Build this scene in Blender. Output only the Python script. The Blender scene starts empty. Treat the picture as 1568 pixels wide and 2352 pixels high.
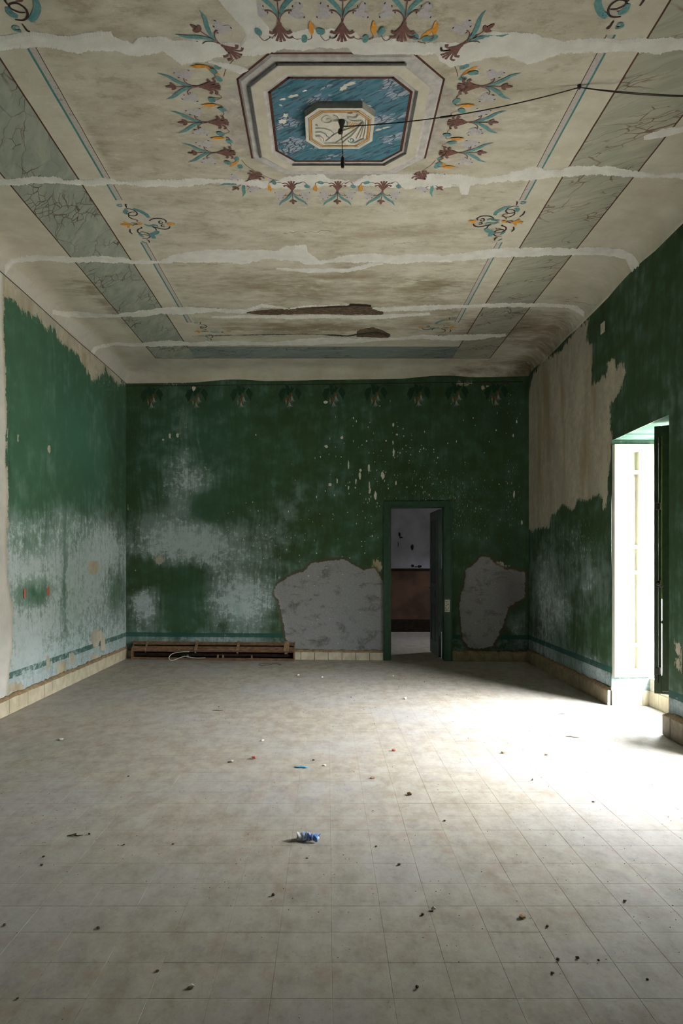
import bpy, math, random
import numpy as np
from mathutils import Vector, Matrix
from mathutils.bvhtree import BVHTree
from mathutils.geometry import tessellate_polygon

random.seed(7)
RNG = np.random.default_rng(11)
SC = bpy.context.scene
COL = SC.collection

# ------------------------------------------------------------------ camera
F = 1568.0              # focal length in pixels of the 1568 x 2352 frame (24 mm shift lens)
VX, VY = 752.0, 1292.0  # vanishing point of the room's long axis / horizon
HC = 1.42               # eye height
cam_d = bpy.data.cameras.new('camera')
cam = bpy.data.objects.new('camera', cam_d)
COL.objects.link(cam)
cam.location = (0, 0, HC)
cam.rotation_euler = (math.pi / 2, 0, 0)
cam_d.sensor_fit = 'VERTICAL'
cam_d.sensor_height = 36.0
cam_d.lens = F / 2352 * 36.0
cam_d.shift_x = (784 - VX) / 2352
cam_d.shift_y = (VY - 1176) / 2352
cam_d.clip_start = 0.05
SC.camera = cam

# ------------------------------------------------------------------ world (bright overcast sky)
world = bpy.data.worlds.new('sky')
SC.world = world
world.use_nodes = True
wn = world.node_tree.nodes
bg = wn['Background']
bg.inputs[0].default_value = (0.93, 0.97, 1.0, 1)
bg.inputs[1].default_value = 122.0
SC.view_settings.view_transform = 'Standard'
SC.view_settings.look = 'None'
SC.view_settings.gamma = 1.0
SC.view_settings.use_curve_mapping = False
SC.view_settings.exposure = 0.0
SC.cycles.max_bounces = 7
SC.cycles.diffuse_bounces = 5
SC.cycles.use_adaptive_sampling = True
SC.cycles.adaptive_threshold = .03
SC.cycles.transparent_max_bounces = 16
SC.cycles.use_denoising = True

def portal(name, loc, sx, sy, rot):
    """sky portal: gives off no light, only guides the sampling of the sky through a window"""
    l = bpy.data.lights.new(name, 'AREA')
    l.shape = 'RECTANGLE'
    l.size, l.size_y = sx, sy
    l.cycles.is_portal = True
    o = bpy.data.objects.new(name, l)
    COL.objects.link(o)
    o.location = loc
    o.rotation_euler = rot
    return o
WIN_Y = [(5.59, 6.78), (3.74, 4.89)]
for a, b in WIN_Y:
    portal('sky_portal', (3.42, (a + b) / 2, 1.44), 2.5, b - a + .3, (0, math.radians(90), 0))
portal('sky_portal', (3.92, 11.95, 1.9), .9, .6, (0, math.radians(90), 0))

# ------------------------------------------------------------------ helpers
def lin(c):
    c = c / 255.0
    return c / 12.92 if c <= .04045 else ((c + .055) / 1.055) ** 2.4
def rgb(r, g, b):
    return (lin(r), lin(g), lin(b), 1.0)

def tag(o, label=None, cat=None, group=None, kind=None):
    if label: o['label'] = label
    if cat: o['category'] = cat
    if group: o['group'] = group
    if kind: o['kind'] = kind
    return o

def mesh_obj(name, verts, faces, mats, parent=None, fmat=None, smooth=False):
    me = bpy.data.meshes.new(name)
    me.from_pydata([tuple(v) for v in verts], [], [tuple(f) for f in faces])
    if not isinstance(mats, (list, tuple)): mats = [mats]
    for m in mats: me.materials.append(m)
    if fmat is not None:
        me.polygons.foreach_set('material_index', np.asarray(fmat, dtype=np.int32))
    if smooth:
        me.polygons.foreach_set('use_smooth', np.ones(len(me.polygons), dtype=bool))
    me.update()
    o = bpy.data.objects.new(name, me)
    COL.objects.link(o)
    if parent: o.parent = parent
    return o

def empty(name, loc=(0, 0, 0), parent=None):
    o = bpy.data.objects.new(name, None)
    o.empty_display_size = .1
    COL.objects.link(o)
    o.location = loc
    if parent: o.parent = parent
    return o

class MB:
    """collects shapes of one part"""
    def __init__(s): s.v, s.f, s.m = [], [], []
    def add(s, v, f, m=0):
        n = len(s.v)
        s.v += [tuple(x) for x in v]
        s.f += [tuple(i + n for i in q) for q in f]
        s.m += [m] * len(f)
    def box(s, x0, x1, y0, y1, z0, z1, m=0, bev=0.0, M=None):
        if bev <= 0:
            v = [(x, y, z) for z in (z0, z1) for y in (y0, y1) for x in (x0, x1)]
            f = [(0, 2, 3, 1), (4, 5, 7, 6), (0, 1, 5, 4), (2, 6, 7, 3), (0, 4, 6, 2), (1, 3, 7, 5)]
        else:
            b = min(bev, (x1-x0)*.45, (y1-y0)*.45, (z1-z0)*.45)
            v = []
            for z, e in ((z0, b), (z0 + b, 0), (z1 - b, 0), (z1, b)):
                for (x, y) in ((x0 + max(e, b*.4), y0 + e), (x1 - max(e, b*.4), y0 + e), (x1 - e, y0 + max(e, b*.4)), (x1 - e, y1 - max(e, b*.4)),
                               (x1 - max(e, b*.4), y1 - e), (x0 + max(e, b*.4), y1 - e), (x0 + e, y1 - max(e, b*.4)), (x0 + e, y0 + max(e, b*.4))):
                    v.append((x, y, z))
            f = [tuple(range(7, -1, -1)), tuple(range(24, 32))]
            for r in range(3):
                for i in range(8):
                    j = (i + 1) % 8
                    f.append((r*8+i, r*8+j, r*8+8+j, r*8+8+i))
        if M is not None: v = [M @ Vector(p) for p in v]
        s.add(v, f, m)
    def tube(s, pts, r, n=8, m=0, caps=True):
        pts = [Vector(p) for p in pts]
        rings = []
        up = Vector((0, 0, 1))
        prev = None
        for i, p in enumerate(pts):
            t = (pts[min(i+1, len(pts)-1)] - pts[max(i-1, 0)])
            if t.length < 1e-9: t = Vector((0, 0, 1))
            t.normalize()
            if prev is None:
                a = up if abs(t.z) < .9 else Vector((1, 0, 0))
                x = t.cross(a).normalized()
            else:
                x = (prev - t * prev.dot(t))
                x = x.normalized() if x.length > 1e-6 else t.cross(up).normalized()
            prev = x
            y = t.cross(x)
            rr = r[i] if isinstance(r, (list, tuple)) else r
            rings.append([p + (x*math.cos(k*2*math.pi/n) + y*math.sin(k*2*math.pi/n))*rr for k in range(n)])
        v = [q for ring in rings for q in ring]
        f = [(i*n+k, i*n+(k+1) % n, i*n+n+(k+1) % n, i*n+n+k) for i in range(len(pts)-1) for k in range(n)]
        if caps:
            f += [tuple(range(n-1, -1, -1)), tuple(range((len(pts)-1)*n, len(pts)*n))]
        s.add(v, f, m)
    def lathe(s, prof, c, n=16, m=0):
        v = [(c[0]+r*math.cos(k*2*math.pi/n), c[1]+r*math.sin(k*2*math.pi/n), c[2]+z) for r, z in prof for k in range(n)]
        f = [(i*n+k, i*n+(k+1) % n, i*n+n+(k+1) % n, i*n+n+k) for i in range(len(prof)-1) for k in range(n)]
        f += [tuple(range(n-1, -1, -1)), tuple(range((len(prof)-1)*n, len(prof)*n))]
        s.add(v, f, m)
    def build(s, name, mats, parent=None, smooth=False):
        return mesh_obj(name, s.v, s.f, mats, parent, s.m, smooth)

# ------------------------------------------------------------------ node materials
class NT:
    def __init__(s, name, rough=.8, spec=.3):
        s.mat = bpy.data.materials.new(name)
        s.mat.use_nodes = True
        s.n, s.l = s.mat.node_tree.nodes, s.mat.node_tree.links
        s.b = s.n['Principled BSDF']
        s.b.inputs['Roughness'].default_value = rough
        s.b.inputs['Specular IOR Level'].default_value = spec
        s._pos = None
    def link(s, a, b): s.l.new(a, b)
    def setin(s, sock, v):
        if hasattr(v, 'is_output'): s.l.new(v, sock)
        elif v is not None: sock.default_value = v
    def pos(s):
        if s._pos is None: s._pos = s.n.new('ShaderNodeNewGeometry').outputs['Position']
        return s._pos
    def obj(s): return s.n.new('ShaderNodeTexCoord').outputs['Object']
    def attr(s, name, fac=True):
        a = s.n.new('ShaderNodeAttribute'); a.attribute_name = name
        return a.outputs['Fac'] if fac else a.outputs['Vector']
    def mapv(s, v, scale=(1, 1, 1), rot=(0, 0, 0), loc=(0, 0, 0)):
        m = s.n.new('ShaderNodeMapping')
        m.inputs['Scale'].default_value = scale; m.inputs['Rotation'].default_value = rot; m.inputs['Location'].default_value = loc
        s.l.new(v, m.inputs[0]); return m.outputs[0]
    def noise(s, v, scale=5., detail=4., rough=.55, dist=0.):
        t = s.n.new('ShaderNodeTexNoise')
        t.inputs['Scale'].default_value = scale; t.inputs['Detail'].default_value = detail
        t.inputs['Roughness'].default_value = rough; t.inputs['Distortion'].default_value = dist
        s.l.new(v, t.inputs['Vector']); return t.outputs['Fac']
    def voro(s, v, scale=5., feat='F1', out='Distance', rand=1.0):
        t = s.n.new('ShaderNodeTexVoronoi'); t.feature = feat
        t.inputs['Scale'].default_value = scale; t.inputs['Randomness'].default_value = rand
        s.l.new(v, t.inputs['Vector']); return t.outputs[out]
    def m(s, op, a, b=None, c=None, clamp=False):
        t = s.n.new('ShaderNodeMath'); t.operation = op; t.use_clamp = clamp
        s.setin(t.inputs[0], a)
        if b is not None: s.setin(t.inputs[1], b)
        if c is not None: s.setin(t.inputs[2], c)
        return t.outputs[0]
    def sm(s, v, lo, hi, a=0., b=1.):
        t = s.n.new('ShaderNodeMapRange'); t.interpolation_type = 'SMOOTHSTEP'
        s.setin(t.inputs[0], v)
        t.inputs[1].default_value = lo; t.inputs[2].default_value = hi; t.inputs[3].default_value = a; t.inputs[4].default_value = b
        return t.outputs[0]
    def mix(s, f, a, b, blend='MIX'):
        t = s.n.new('ShaderNodeMix'); t.data_type = 'RGBA'; t.blend_type = blend
        s.setin(t.inputs[0], f); s.setin(t.inputs[6], a); s.setin(t.inputs[7], b)
        return t.outputs[2]
    def sep(s, v):
        t = s.n.new('ShaderNodeSeparateXYZ'); s.l.new(v, t.inputs[0]); return t.outputs
    def vadd(s, v, w, k):
        a = s.n.new('ShaderNodeVectorMath'); a.operation = 'SCALE'; s.l.new(w, a.inputs[0]); a.inputs['Scale'].default_value = k
        b = s.n.new('ShaderNodeVectorMath'); b.operation = 'ADD'; s.l.new(v, b.inputs[0]); s.l.new(a.outputs[0], b.inputs[1]); return b.outputs[0]
    def ncol(s, v, scale, detail=3.):
        t = s.n.new('ShaderNodeTexNoise'); t.inputs['Scale'].default_value = scale; t.inputs['Detail'].default_value = detail
        s.l.new(v, t.inputs['Vector']); return t.outputs['Color']
    def color(s, c): s.setin(s.b.inputs['Base Color'], c); return s
    def rough(s, c): s.setin(s.b.inputs['Roughness'], c); return s
    def bump(s, h, dist=.004, strength=.6):
        t = s.n.new('ShaderNodeBump'); t.inputs['Distance'].default_value = dist; t.inputs['Strength'].default_value = strength
        s.l.new(h, t.inputs['Height']); s.l.new(t.outputs[0], s.b.inputs['Normal']); return s
    def alpha(s, a): s.setin(s.b.inputs['Alpha'], a); return s

def simple_mat(name, c1, c2, scale=12., rough=.7, spec=.3, detail=5., bump=.0, stretch=(1, 1, 1)):
    t = NT(name, rough, spec)
    v = t.mapv(t.pos(), stretch)
    n = t.noise(v, scale, detail)
    t.color(t.mix(t.sm(n, .3, .7), c1, c2))
    if bump: t.bump(t.noise(v, scale*3, 4), bump, .5)
    return t.mat

def make_wall_mat():
    t = NT('peeling_green_wall', .78, .25)
    P = t.attr('wuv', False)
    z = t.sep(P)[1]
    nS = t.noise(t.mapv(t.vadd(P, t.ncol(P, 1.5, 2), .25), (17, .9, 1)), 1., 5, .62)
    nS2 = t.noise(t.mapv(P, (70, 3.0, 1), loc=(3, 1, 0)), 1., 3, .6)
    nM = t.noise(P, 4.2, 5, .62)
    nL = t.noise(P, 1.3, 3, .5)
    nF = t.noise(P, 34., 5, .65)
    nG = t.noise(P, 110., 3, .6)
    nE = t.noise(P, 11., 6, .78)
    def jit(base, *terms):
        for n, k in terms:
            base = t.m('MULTIPLY_ADD', t.m('SUBTRACT', n, .5), k, base)
        return base
    pale = jit(t.attr('pale'), (nS, .5), (nM, .6), (nF, .3), (nG, .3), (nS2, .5), (nE, 1.5))
    paleM = t.sm(pale, .34, .80)
    haze = t.sm(jit(t.attr('pale'), (nM, .9), (nL, .6), (nS, .5), (nG, .25)), .05, .95, 0, .6)
    paleM = t.m('MAXIMUM', paleM, haze)
    green = t.mix(t.sm(nL, .35, .65), rgb(47, 68, 38), rgb(49, 76, 49))
    green = t.mix(t.sm(t.m('ADD', t.m('MULTIPLY', nS, .4), nM), .55, 1.0), green, rgb(66, 98, 78))
    green = t.mix(t.attr('tone'), green, rgb(62, 106, 88))
    green = t.mix(t.sm(nG, .62, .8, 0, .35), green, rgb(38, 60, 36))
    palec = t.mix(t.sm(nF, .35, .68), rgb(182, 201, 208), rgb(198, 207, 211))
    palec = t.mix(t.sm(nM, .5, .75, 0, .6), palec, rgb(128, 156, 150))
    col = t.mix(t.m('MULTIPLY', paleM, .92), green, palec)
    # painted skirting stripe, worn
    st = t.m('MULTIPLY', t.sm(z, .315, .322), t.sm(z, .385, .378))
    low = t.sm(z, .318, .31)
    wear = t.sm(jit(t.m('MULTIPLY', t.attr('pale'), .5), (nE, 2.2), (nM, .8)), .4, .7)
    col = t.mix(t.m('MULTIPLY', low, t.sm(nE, .42, .62, .0, .6)), col, rgb(112, 130, 136))
    col = t.mix(t.m('MULTIPLY', st, t.m('SUBTRACT', .9, t.m('MULTIPLY', wear, .8))), col, rgb(30, 76, 68))
    # mould / soot
    d = t.sm(jit(t.attr('dirt'), (nM, .7), (nF, .5), (nS, .4)), .35, .75)
    col = t.mix(t.m('MULTIPLY', d, .8), col, rgb(44, 46, 36))
    # bare plaster
    bare = jit(t.attr('bare'), (nS, .22), (nS2, .13), (nF, .05), (nM, .08), (nG, .03), (nE, .22))
    bareM = t.sm(bare, -.008, .008)
    barec = t.mix(t.sm(t.m('ADD', t.m('MULTIPLY', t.noise(t.mapv(P, (1.6, .7, 1), loc=(9, 0, 0)), 1., 6, .6), .6), t.m('MULTIPLY', nE, .5)), .42, .64), rgb(196, 189, 170), rgb(166, 160, 146))
    barec = t.mix(t.sm(t.noise(t.mapv(P, (2.4, .45, 1)), 1., 6, .62), .48, .66, 0, .8), barec, rgb(150, 134, 100))
    barec = t.mix(t.attr('white'), barec, t.mix(t.sm(nM, .3, .7), rgb(224, 222, 217), rgb(204, 204, 202)))
    col = t.mix(bareM, col, barec)
    # flecks where the paint chipped off
    fl = t.sm(t.m('ADD', t.m('MULTIPLY', t.noise(t.mapv(P, (85, 15, 1)), 1., 3, .6), 1.), t.m('MULTIPLY', t.attr('fleck'), .3)), .80, .83)
    col = t.mix(fl, col, rgb(212, 206, 188))
    # cement repairs with a broken brown rim
    cem = jit(t.attr('cement'), (nF, .03), (nM, .04), (nE, .10))
    cemM = t.sm(cem, -.004, .004)
    rim = t.m('MULTIPLY', t.sm(cem, -.05, -.018), t.sm(cem, .02, -.004))
    smear = t.noise(t.mapv(P, (3.2, 5.4, 1), (0, 0, .6)), 1., 7, .68, .5)
    cemc = t.mix(t.sm(smear, .5, .66, 0, .8), rgb(134, 134, 136), rgb(84, 81, 76))
    cemc = t.mix(t.sm(nF, .4, .75, 0, .5), cemc, rgb(158, 158, 158))
    cemc = t.mix(t.m('MULTIPLY', t.attr('dirt'), .6), cemc, rgb(84, 76, 66))
    fl2 = t.sm(t.noise(t.mapv(P, (30, 42, 1), (0, 0, .7)), 1., 1, .5), .74, .77)
    cemc = t.mix(fl2, cemc, rgb(214, 212, 206))
    col = t.mix(t.m('MULTIPLY', rim, .8), col, rgb(76, 64, 48))
    col = t.mix(cemM, col, cemc)
    t.color(col)
    h = t.m('SUBTRACT', t.m('MULTIPLY', nF, .25), t.m('ADD', t.m('MULTIPLY', bareM, .5), t.m('MULTIPLY', fl, .6)))
    h = t.m('ADD', h, t.m('MULTIPLY', nM, .6))
    t.bump(h, .006, .6)
    return t.mat

def make_ceiling_mat():
    t = NT('stained_ceiling', .85, .2)
    P = t.pos()
    nX = t.noise(t.mapv(P, (1.5, 3.6, 2)), 1., 6, .7, .2)
    nM = t.noise(P, 2.6, 5, .6)
    nF = t.noise(P, 26., 5, .65)
    nC = t.noise(t.mapv(P, (4.5, 12., 5)), 1., 5, .75)
    inner = t.attr('inner'); brown = t.attr('brown'); grey = t.attr('grey'); white = t.attr('white')
    c = t.mix(t.sm(nM, .3, .7), rgb(204, 199, 184), rgb(188, 182, 164))
    ci = t.mix(t.sm(nX, .34, .66), rgb(194, 189, 174), rgb(168, 161, 143))
    c = t.mix(inner, c, ci)
    st = t.m('ADD', brown, t.m('ADD', t.m('MULTIPLY', t.m('SUBTRACT', nX, .5), 1.1), t.m('MULTIPLY', t.m('SUBTRACT', nC, .5), .9)))
    c = t.mix(t.sm(st, .3, .85, 0, .8), c, rgb(118, 106, 84))
    c = t.mix(t.sm(st, .75, 1.15, 0, .85), c, rgb(84, 70, 52))
    g = t.sm(t.m('ADD', grey, t.m('MULTIPLY', t.m('SUBTRACT', nM, .5), .25)), -.03, .05)
    c = t.mix(t.m('MULTIPLY', g, .8), c, t.mix(t.sm(nF, .35, .65), rgb(166, 160, 154), rgb(148, 142, 136)))
    w = t.sm(t.m('ADD', white, t.m('ADD', t.m('MULTIPLY', t.m('SUBTRACT', nM, .5), .9), t.m('MULTIPLY', t.m('SUBTRACT', nF, .5), .25))), .42, .6)
    c = t.mix(w, c, rgb(200, 196, 186))
    nD = t.noise(t.mapv(P, (1, 1.7, 1)), 5.5, 7, .8)
    c = t.mix(t.m('MULTIPLY', t.sm(nD, .50, .68, 0, .55), t.m('MULTIPLY_ADD', inner, .7, .3)), c, rgb(126, 116, 90))
    c = t.mix(t.sm(nD, .46, .34, 0, .4), c, rgb(216, 212, 200))
    c = t.mix(t.sm(t.noise(P, 60., 4, .7), .6, .8, 0, .3), c, rgb(100, 92, 74))
    t.color(c)
    t.bump(t.m('ADD', t.m('MULTIPLY', nM, 1.0), t.m('MULTIPLY', nF, .3)), .012, .5)
    return t.mat

def paint(name, c1, c2, keep=.4, scale=9.):
    """thin distemper paint on plaster: worn through in places"""
    t = NT(name, .85, .2)
    P = t.pos()
    n = t.noise(P, 60., 3)
    t.color(t.mix(t.sm(n, .3, .7), c1, c2))
    w = t.m('ADD', t.m('MULTIPLY', t.noise(P, scale, 5, .7), .7), t.m('MULTIPLY', t.noise(P, 90., 3, .6), .3))
    t.alpha(t.sm(w, keep - .05, keep + .06, .0, 1.))
    return t.mat

def make_marble(name, base1, base2, vein, dark, rot, chips=0.):
    t = NT(name, .7, .3)
    P = t.pos()
    V = t.mapv(P, (1, 1, 1), (0, 0, rot))
    W = t.vadd(V, t.ncol(V, 5., 3), .10)
    S = t.mapv(W, (2.2, 9., 1))
    n = t.noise(S, 1.2, 5, .6, .6)
    c = t.mix(t.sm(n, .3, .7), base1, base2)
    n2 = t.noise(t.mapv(W, (6, 34, 1)), 1., 4, .6)
    c = t.mix(t.sm(n2, .55, .75, 0, .6), c, dark)
    msk = t.noise(t.mapv(W, (1.2, 2.2, 1), loc=(4, 2, 0)), 1.6, 3, .5)
    e = t.voro(t.mapv(W, (6.5, 19., 1)), 1.0, 'DISTANCE_TO_EDGE')
    line = t.m('MULTIPLY', t.sm(e, .05, .015), t.sm(msk, .52, .60))
    c = t.mix(t.m('MULTIPLY', line, .85), c, vein)
    e2 = t.voro(t.mapv(W, (1.6, 6., 1), loc=(2, 7, 0)), 1.0, 'DISTANCE_TO_EDGE')
    c = t.mix(t.m('MULTIPLY', t.sm(e2, .016, .005), t.sm(msk, .40, .55, .15, .7)), c, vein)
    if chips:
        ch = t.sm(t.m('ADD', t.noise(P, 6., 5, .7), 0), chips, chips + .02)
        c = t.mix(ch, c, rgb(214, 208, 192))
    t.color(c)
    return t.mat

def make_blue_marble():
    t = NT('blue_marble_paint', .65, .3)
    P = t.pos()
    V = t.mapv(P, (1, 1, 1), (0, 0, math.radians(35)))
    W = t.vadd(V, t.ncol(V, 9., 3), .02)
    n = t.noise(t.mapv(W, (7, 40, 1)), 1., 5, .6, .4)
    c = t.mix(t.sm(n, .3, .62), rgb(34, 98, 110), rgb(80, 116, 134))
    n3 = t.noise(t.mapv(W, (10, 60, 1), loc=(5, 0, 0)), 1., 4, .6)
    c = t.mix(t.sm(n3, .53, .62, 0, .8), c, rgb(50, 52, 64))
    pb = t.voro(t.mapv(W, (16., 46., 1)), 1.0, 'DISTANCE_TO_EDGE')
    mk = t.noise(t.mapv(W, (3, 7, 1)), 1.5, 3, .5)
    mm = t.sm(mk, .55, .61)
    c = t.mix(t.m('MULTIPLY', mm, t.sm(pb, .05, .12)), c, rgb(150, 158, 172))
    c = t.mix(t.m('MULTIPLY', mm, t.sm(pb, .06, .02)), c, rgb(64, 62, 72))
    ch = t.sm(t.noise(t.mapv(P, (6, 9, 1), loc=(1.3, .2, 0)), 1.0, 6, .72), .66, .68)
    c = t.mix(ch, c, rgb(214, 208, 194))
    t.color(c)
    return t.mat

def make_floor_mat():
    t = NT('dusty_cement_tile', .6, .35)
    P = t.pos()
    nL = t.noise(P, .9, 4, .55)
    nM = t.noise(t.mapv(P, (7.5, 4.6, 1)), 1., 6, .75)
    nF = t.noise(P, 40., 6, .7)
    nT = t.noise(t.mapv(P, (30, 17, 1)), 1., 5, .7)
    c = t.mix(t.sm(nM, .32, .68), rgb(166, 159, 148), rgb(144, 135, 121))
    c = t.mix(t.sm(nL, .42, .66, 0, .55), c, rgb(160, 157, 158))
    # faded printed motif of the old tiles: repeats every 0.4 m, mostly hidden by dust
    def cell(period, ox, oy):
        w = t.n.new('ShaderNodeVectorMath'); w.operation = 'WRAP'
        t.l.new(t.mapv(P, (1, 1, 0), loc=(ox, oy, 0)), w.inputs[0])
        w.inputs[1].default_value = (period/2, period/2, 1); w.inputs[2].default_value = (-period/2, -period/2, 0)
        ln = t.n.new('ShaderNodeVectorMath'); ln.operation = 'LENGTH'
        t.l.new(t.vadd(w.outputs[0], t.ncol(P, 22., 2), .02), ln.inputs[0])
        return ln.outputs['Value']
    show = t.sm(t.noise(P, 1.6, 4, .6), .42, .62)
    red = t.m('MULTIPLY', t.sm(cell(.2, .0, .03), .05, .02), show)
    c = t.mix(t.m('MULTIPLY', red, .16), c, rgb(150, 96, 92))
    blu = t.m('MULTIPLY', t.m('MULTIPLY', t.sm(cell(.2, .1, .1), .085, .06), t.sm(nT, .4, .6)), show)
    c = t.mix(t.m('MULTIPLY', blu, .3), c, rgb(118, 116, 128))
    # dirt
    dz = t.m('ADD', t.m('MULTIPLY', nM, .6), t.m('MULTIPLY', nT, .5))
    c = t.mix(t.sm(dz, .56, .8, 0, .42), c, rgb(118, 104, 86))
    c = t.mix(t.sm(nF, .52, .78, 0, .4), c, rgb(98, 88, 74))
    sp = t.m('MAXIMUM', t.sm(t.noise(t.mapv(P, (90, 60, 1)), 1., 3, .6), .70, .75), t.sm(t.noise(t.mapv(P, (34, 22, 1)), 1., 4, .75), .64, .72, 0, .8))
    c = t.mix(t.m('MULTIPLY', sp, .6), c, rgb(86, 74, 60))
    t.color(c)
    t.rough(t.sm(nM, .2, .8, .48, .72))
    t.bump(t.m('ADD', nF, nM), .0015, .5)
    return t.mat

M = {}
M['wall'] = make_wall_mat()
M['ceiling'] = make_ceiling_mat()
M['floor'] = make_floor_mat()
M['grout'] = simple_mat('dark_grout', rgb(158, 149, 134), rgb(104, 94, 80), 3., .9)
M['repair'] = simple_mat('white_repair_plaster', rgb(238, 236, 231), rgb(222, 219, 212), 9., .88, .2, 5., .004)
M['cream'] = simple_mat('cream_paint', rgb(205, 199, 184), rgb(190, 183, 165), 14., .85, .2)
M['lilac'] = simple_mat('lilac_grey_paint', rgb(190, 186, 184), rgb(168, 163, 160), 22., .85, .2)
M['whitepl'] = simple_mat('white_plaster', rgb(240, 235, 224), rgb(226, 219, 205), 30., .85, .2)
M['boxside'] = simple_mat('grey_plaster_edge', rgb(196, 190, 174), rgb(170, 164, 148), 30., .85, .2)
M['brownline'] = paint('brown_line_paint', rgb(66, 40, 30), rgb(84, 52, 40), .28)
M['darkline'] = paint('dark_grey_line_paint', rgb(70, 72, 70), rgb(90, 88, 84), .32)
M['teal'] = paint('teal_leaf_paint', rgb(70, 120, 122), rgb(100, 138, 138), .36)
M['tealline'] = paint('teal_line_paint', rgb(56, 112, 112), rgb(82, 128, 126), .34)
M['brownpaint'] = paint('brown_acanthus_paint', rgb(92, 62, 54), rgb(112, 82, 76), .36)
M['orange'] = paint('orange_bud_paint', rgb(186, 122, 34), rgb(204, 144, 58), .34)
M['lilacflower'] = paint('lilac_petal_paint', rgb(168, 163, 168), rgb(182, 177, 180), .36)
M['ink'] = paint('ink_dot_paint', rgb(52, 40, 38), rgb(64, 48, 44), .25)
M['greystripe'] = paint('grey_stripe_paint', rgb(184, 178, 172), rgb(170, 164, 158), .36)
M['marble_l'] = make_marble('green_marble_band_a', rgb(160, 162, 148), rgb(134, 142, 132), rgb(78, 56, 44), rgb(116, 122, 112), math.radians(58))
M['marble_r'] = make_marble('green_marble_band_b', rgb(164, 160, 144), rgb(144, 145, 131), rgb(92, 66, 54), rgb(122, 122, 106), math.radians(33))
M['marble_b'] = make_marble('green_marble_band_c', rgb(136, 146, 140), rgb(112, 128, 126), rgb(80, 66, 56), rgb(84, 96, 94), math.radians(10))
M['blue'] = make_blue_marble()
M['hole'] = simple_mat('broken_lath_hole', rgb(112, 96, 78), rgb(56, 46, 38), 26., .95, .1, 6., .01, (1, 3, 1))
M['doorgreen'] = simple_mat('dark_green_gloss_paint', rgb(38, 74, 50), rgb(30, 60, 42), 20., .45, .4)
M['leafgrey'] = simple_mat('grey_green_door_paint', rgb(92, 108, 104), rgb(70, 86, 78), 12., .5, .4, 5., 0, (3, 3, .6))
M['wingreen'] = simple_mat('window_green_paint', rgb(48, 72, 38), rgb(36, 56, 32), 18., .4, .4)
M['wingreen_lit'] = simple_mat('lit_edge_green_paint', rgb(112, 122, 62), rgb(88, 98, 50), 18., .4, .4)  # lighter copy of the window green, carries the lit casement edge
M['shutter'] = simple_mat('white_shutter_paint', rgb(226, 222, 208), rgb(218, 213, 198), 6., .5, .4)
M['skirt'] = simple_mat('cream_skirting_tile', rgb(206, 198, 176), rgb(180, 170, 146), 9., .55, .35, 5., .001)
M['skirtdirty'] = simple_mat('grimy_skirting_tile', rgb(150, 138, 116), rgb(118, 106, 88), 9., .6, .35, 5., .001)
M['mortar'] = simple_mat('brown_mortar', rgb(150, 130, 100), rgb(116, 98, 74), 20., .9)
M['rust'] = simple_mat('rusty_brown_metal', rgb(124, 94, 66), rgb(84, 64, 46), 14., .6, .4, 5., .001, (1, 1, 3))
M['rustdark'] = simple_mat('dark_brown_board', rgb(44, 33, 24), rgb(28, 22, 16), 14., .8, .2, 5., .001)
M['clip'] = simple_mat('tarnished_clip', rgb(136, 112, 84), rgb(98, 80, 60), 30., .5, .5)
M['cable'] = simple_mat('pale_cable_sheath', rgb(206, 208, 200), rgb(180, 184, 176), 30., .5, .4)
M['wire'] = simple_mat('black_wire', rgb(48, 40, 34), rgb(34, 28, 24), 30., .6, .3)
M['cordold'] = simple_mat('yellowed_flex', rgb(128, 112, 74), rgb(92, 80, 54), 60., .7, .3)
M['bakelite'] = simple_mat('bakelite', rgb(48, 40, 30), rgb(34, 28, 22), 30., .4, .5)
M['paper'] = simple_mat('white_paper', rgb(222, 220, 212), rgb(206, 204, 196), 40., .8, .2)
M['ink2'] = simple_mat('black_print', rgb(44, 44, 46), rgb(60, 58, 58), 40., .8, .2)
M['beyond_up'] = simple_mat('grey_wall_paint', rgb(172, 172, 182), rgb(150, 150, 160), 3., .85, .2)
M['beyond_low'] = simple_mat('brown_dado_paint', rgb(96, 72, 58), rgb(70, 52, 42), 2.4, .8, .2)
M['soil'] = simple_mat('brown_dirt', rgb(92, 76, 60), rgb(62, 51, 42), 80., .95, .1)
M['crumbw'] = simple_mat('plaster_crumb', rgb(226, 222, 212), rgb(196, 188, 174), 80., .9, .1)
M['crumbr'] = simple_mat('red_brick_crumb', rgb(186, 96, 76), rgb(150, 80, 64), 80., .9, .1)
M['crumbb'] = simple_mat('tan_crumb', rgb(166, 138, 104), rgb(128, 104, 78), 80., .9, .1)
M['bluescrap'] = simple_mat('bright_blue_plastic', rgb(60, 150, 200), rgb(90, 176, 214), 60., .35, .5)
M['leafdark'] = paint('dark_leaf_paint', rgb(30, 56, 38), rgb(38, 64, 44), .30)
M['petal'] = paint('pale_petal_paint', rgb(150, 152, 150), rgb(128, 134, 128), .36)
M['sepal'] = paint('rust_sepal_paint', rgb(150, 84, 54), rgb(130, 76, 48), .32)
M['branch'] = paint('dark_branch_paint', rgb(40, 40, 32), rgb(46, 46, 36), .30)
M['added_facade'] = simple_mat('grey_render', rgb(176, 170, 158), rgb(162, 156, 144), 1., .9)
M['ground'] = simple_mat('pale_paving', rgb(150, 146, 138), rgb(136, 132, 124), 1., .9)
g = NT('window_glass', .03, .5)
g.b.inputs['Base Color'].default_value = (.93, .97, .95, 1)
g.b.inputs['Transmission Weight'].default_value = 1.0
g.b.inputs['IOR'].default_value = 1.1
M['glass'] = g.mat

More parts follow.
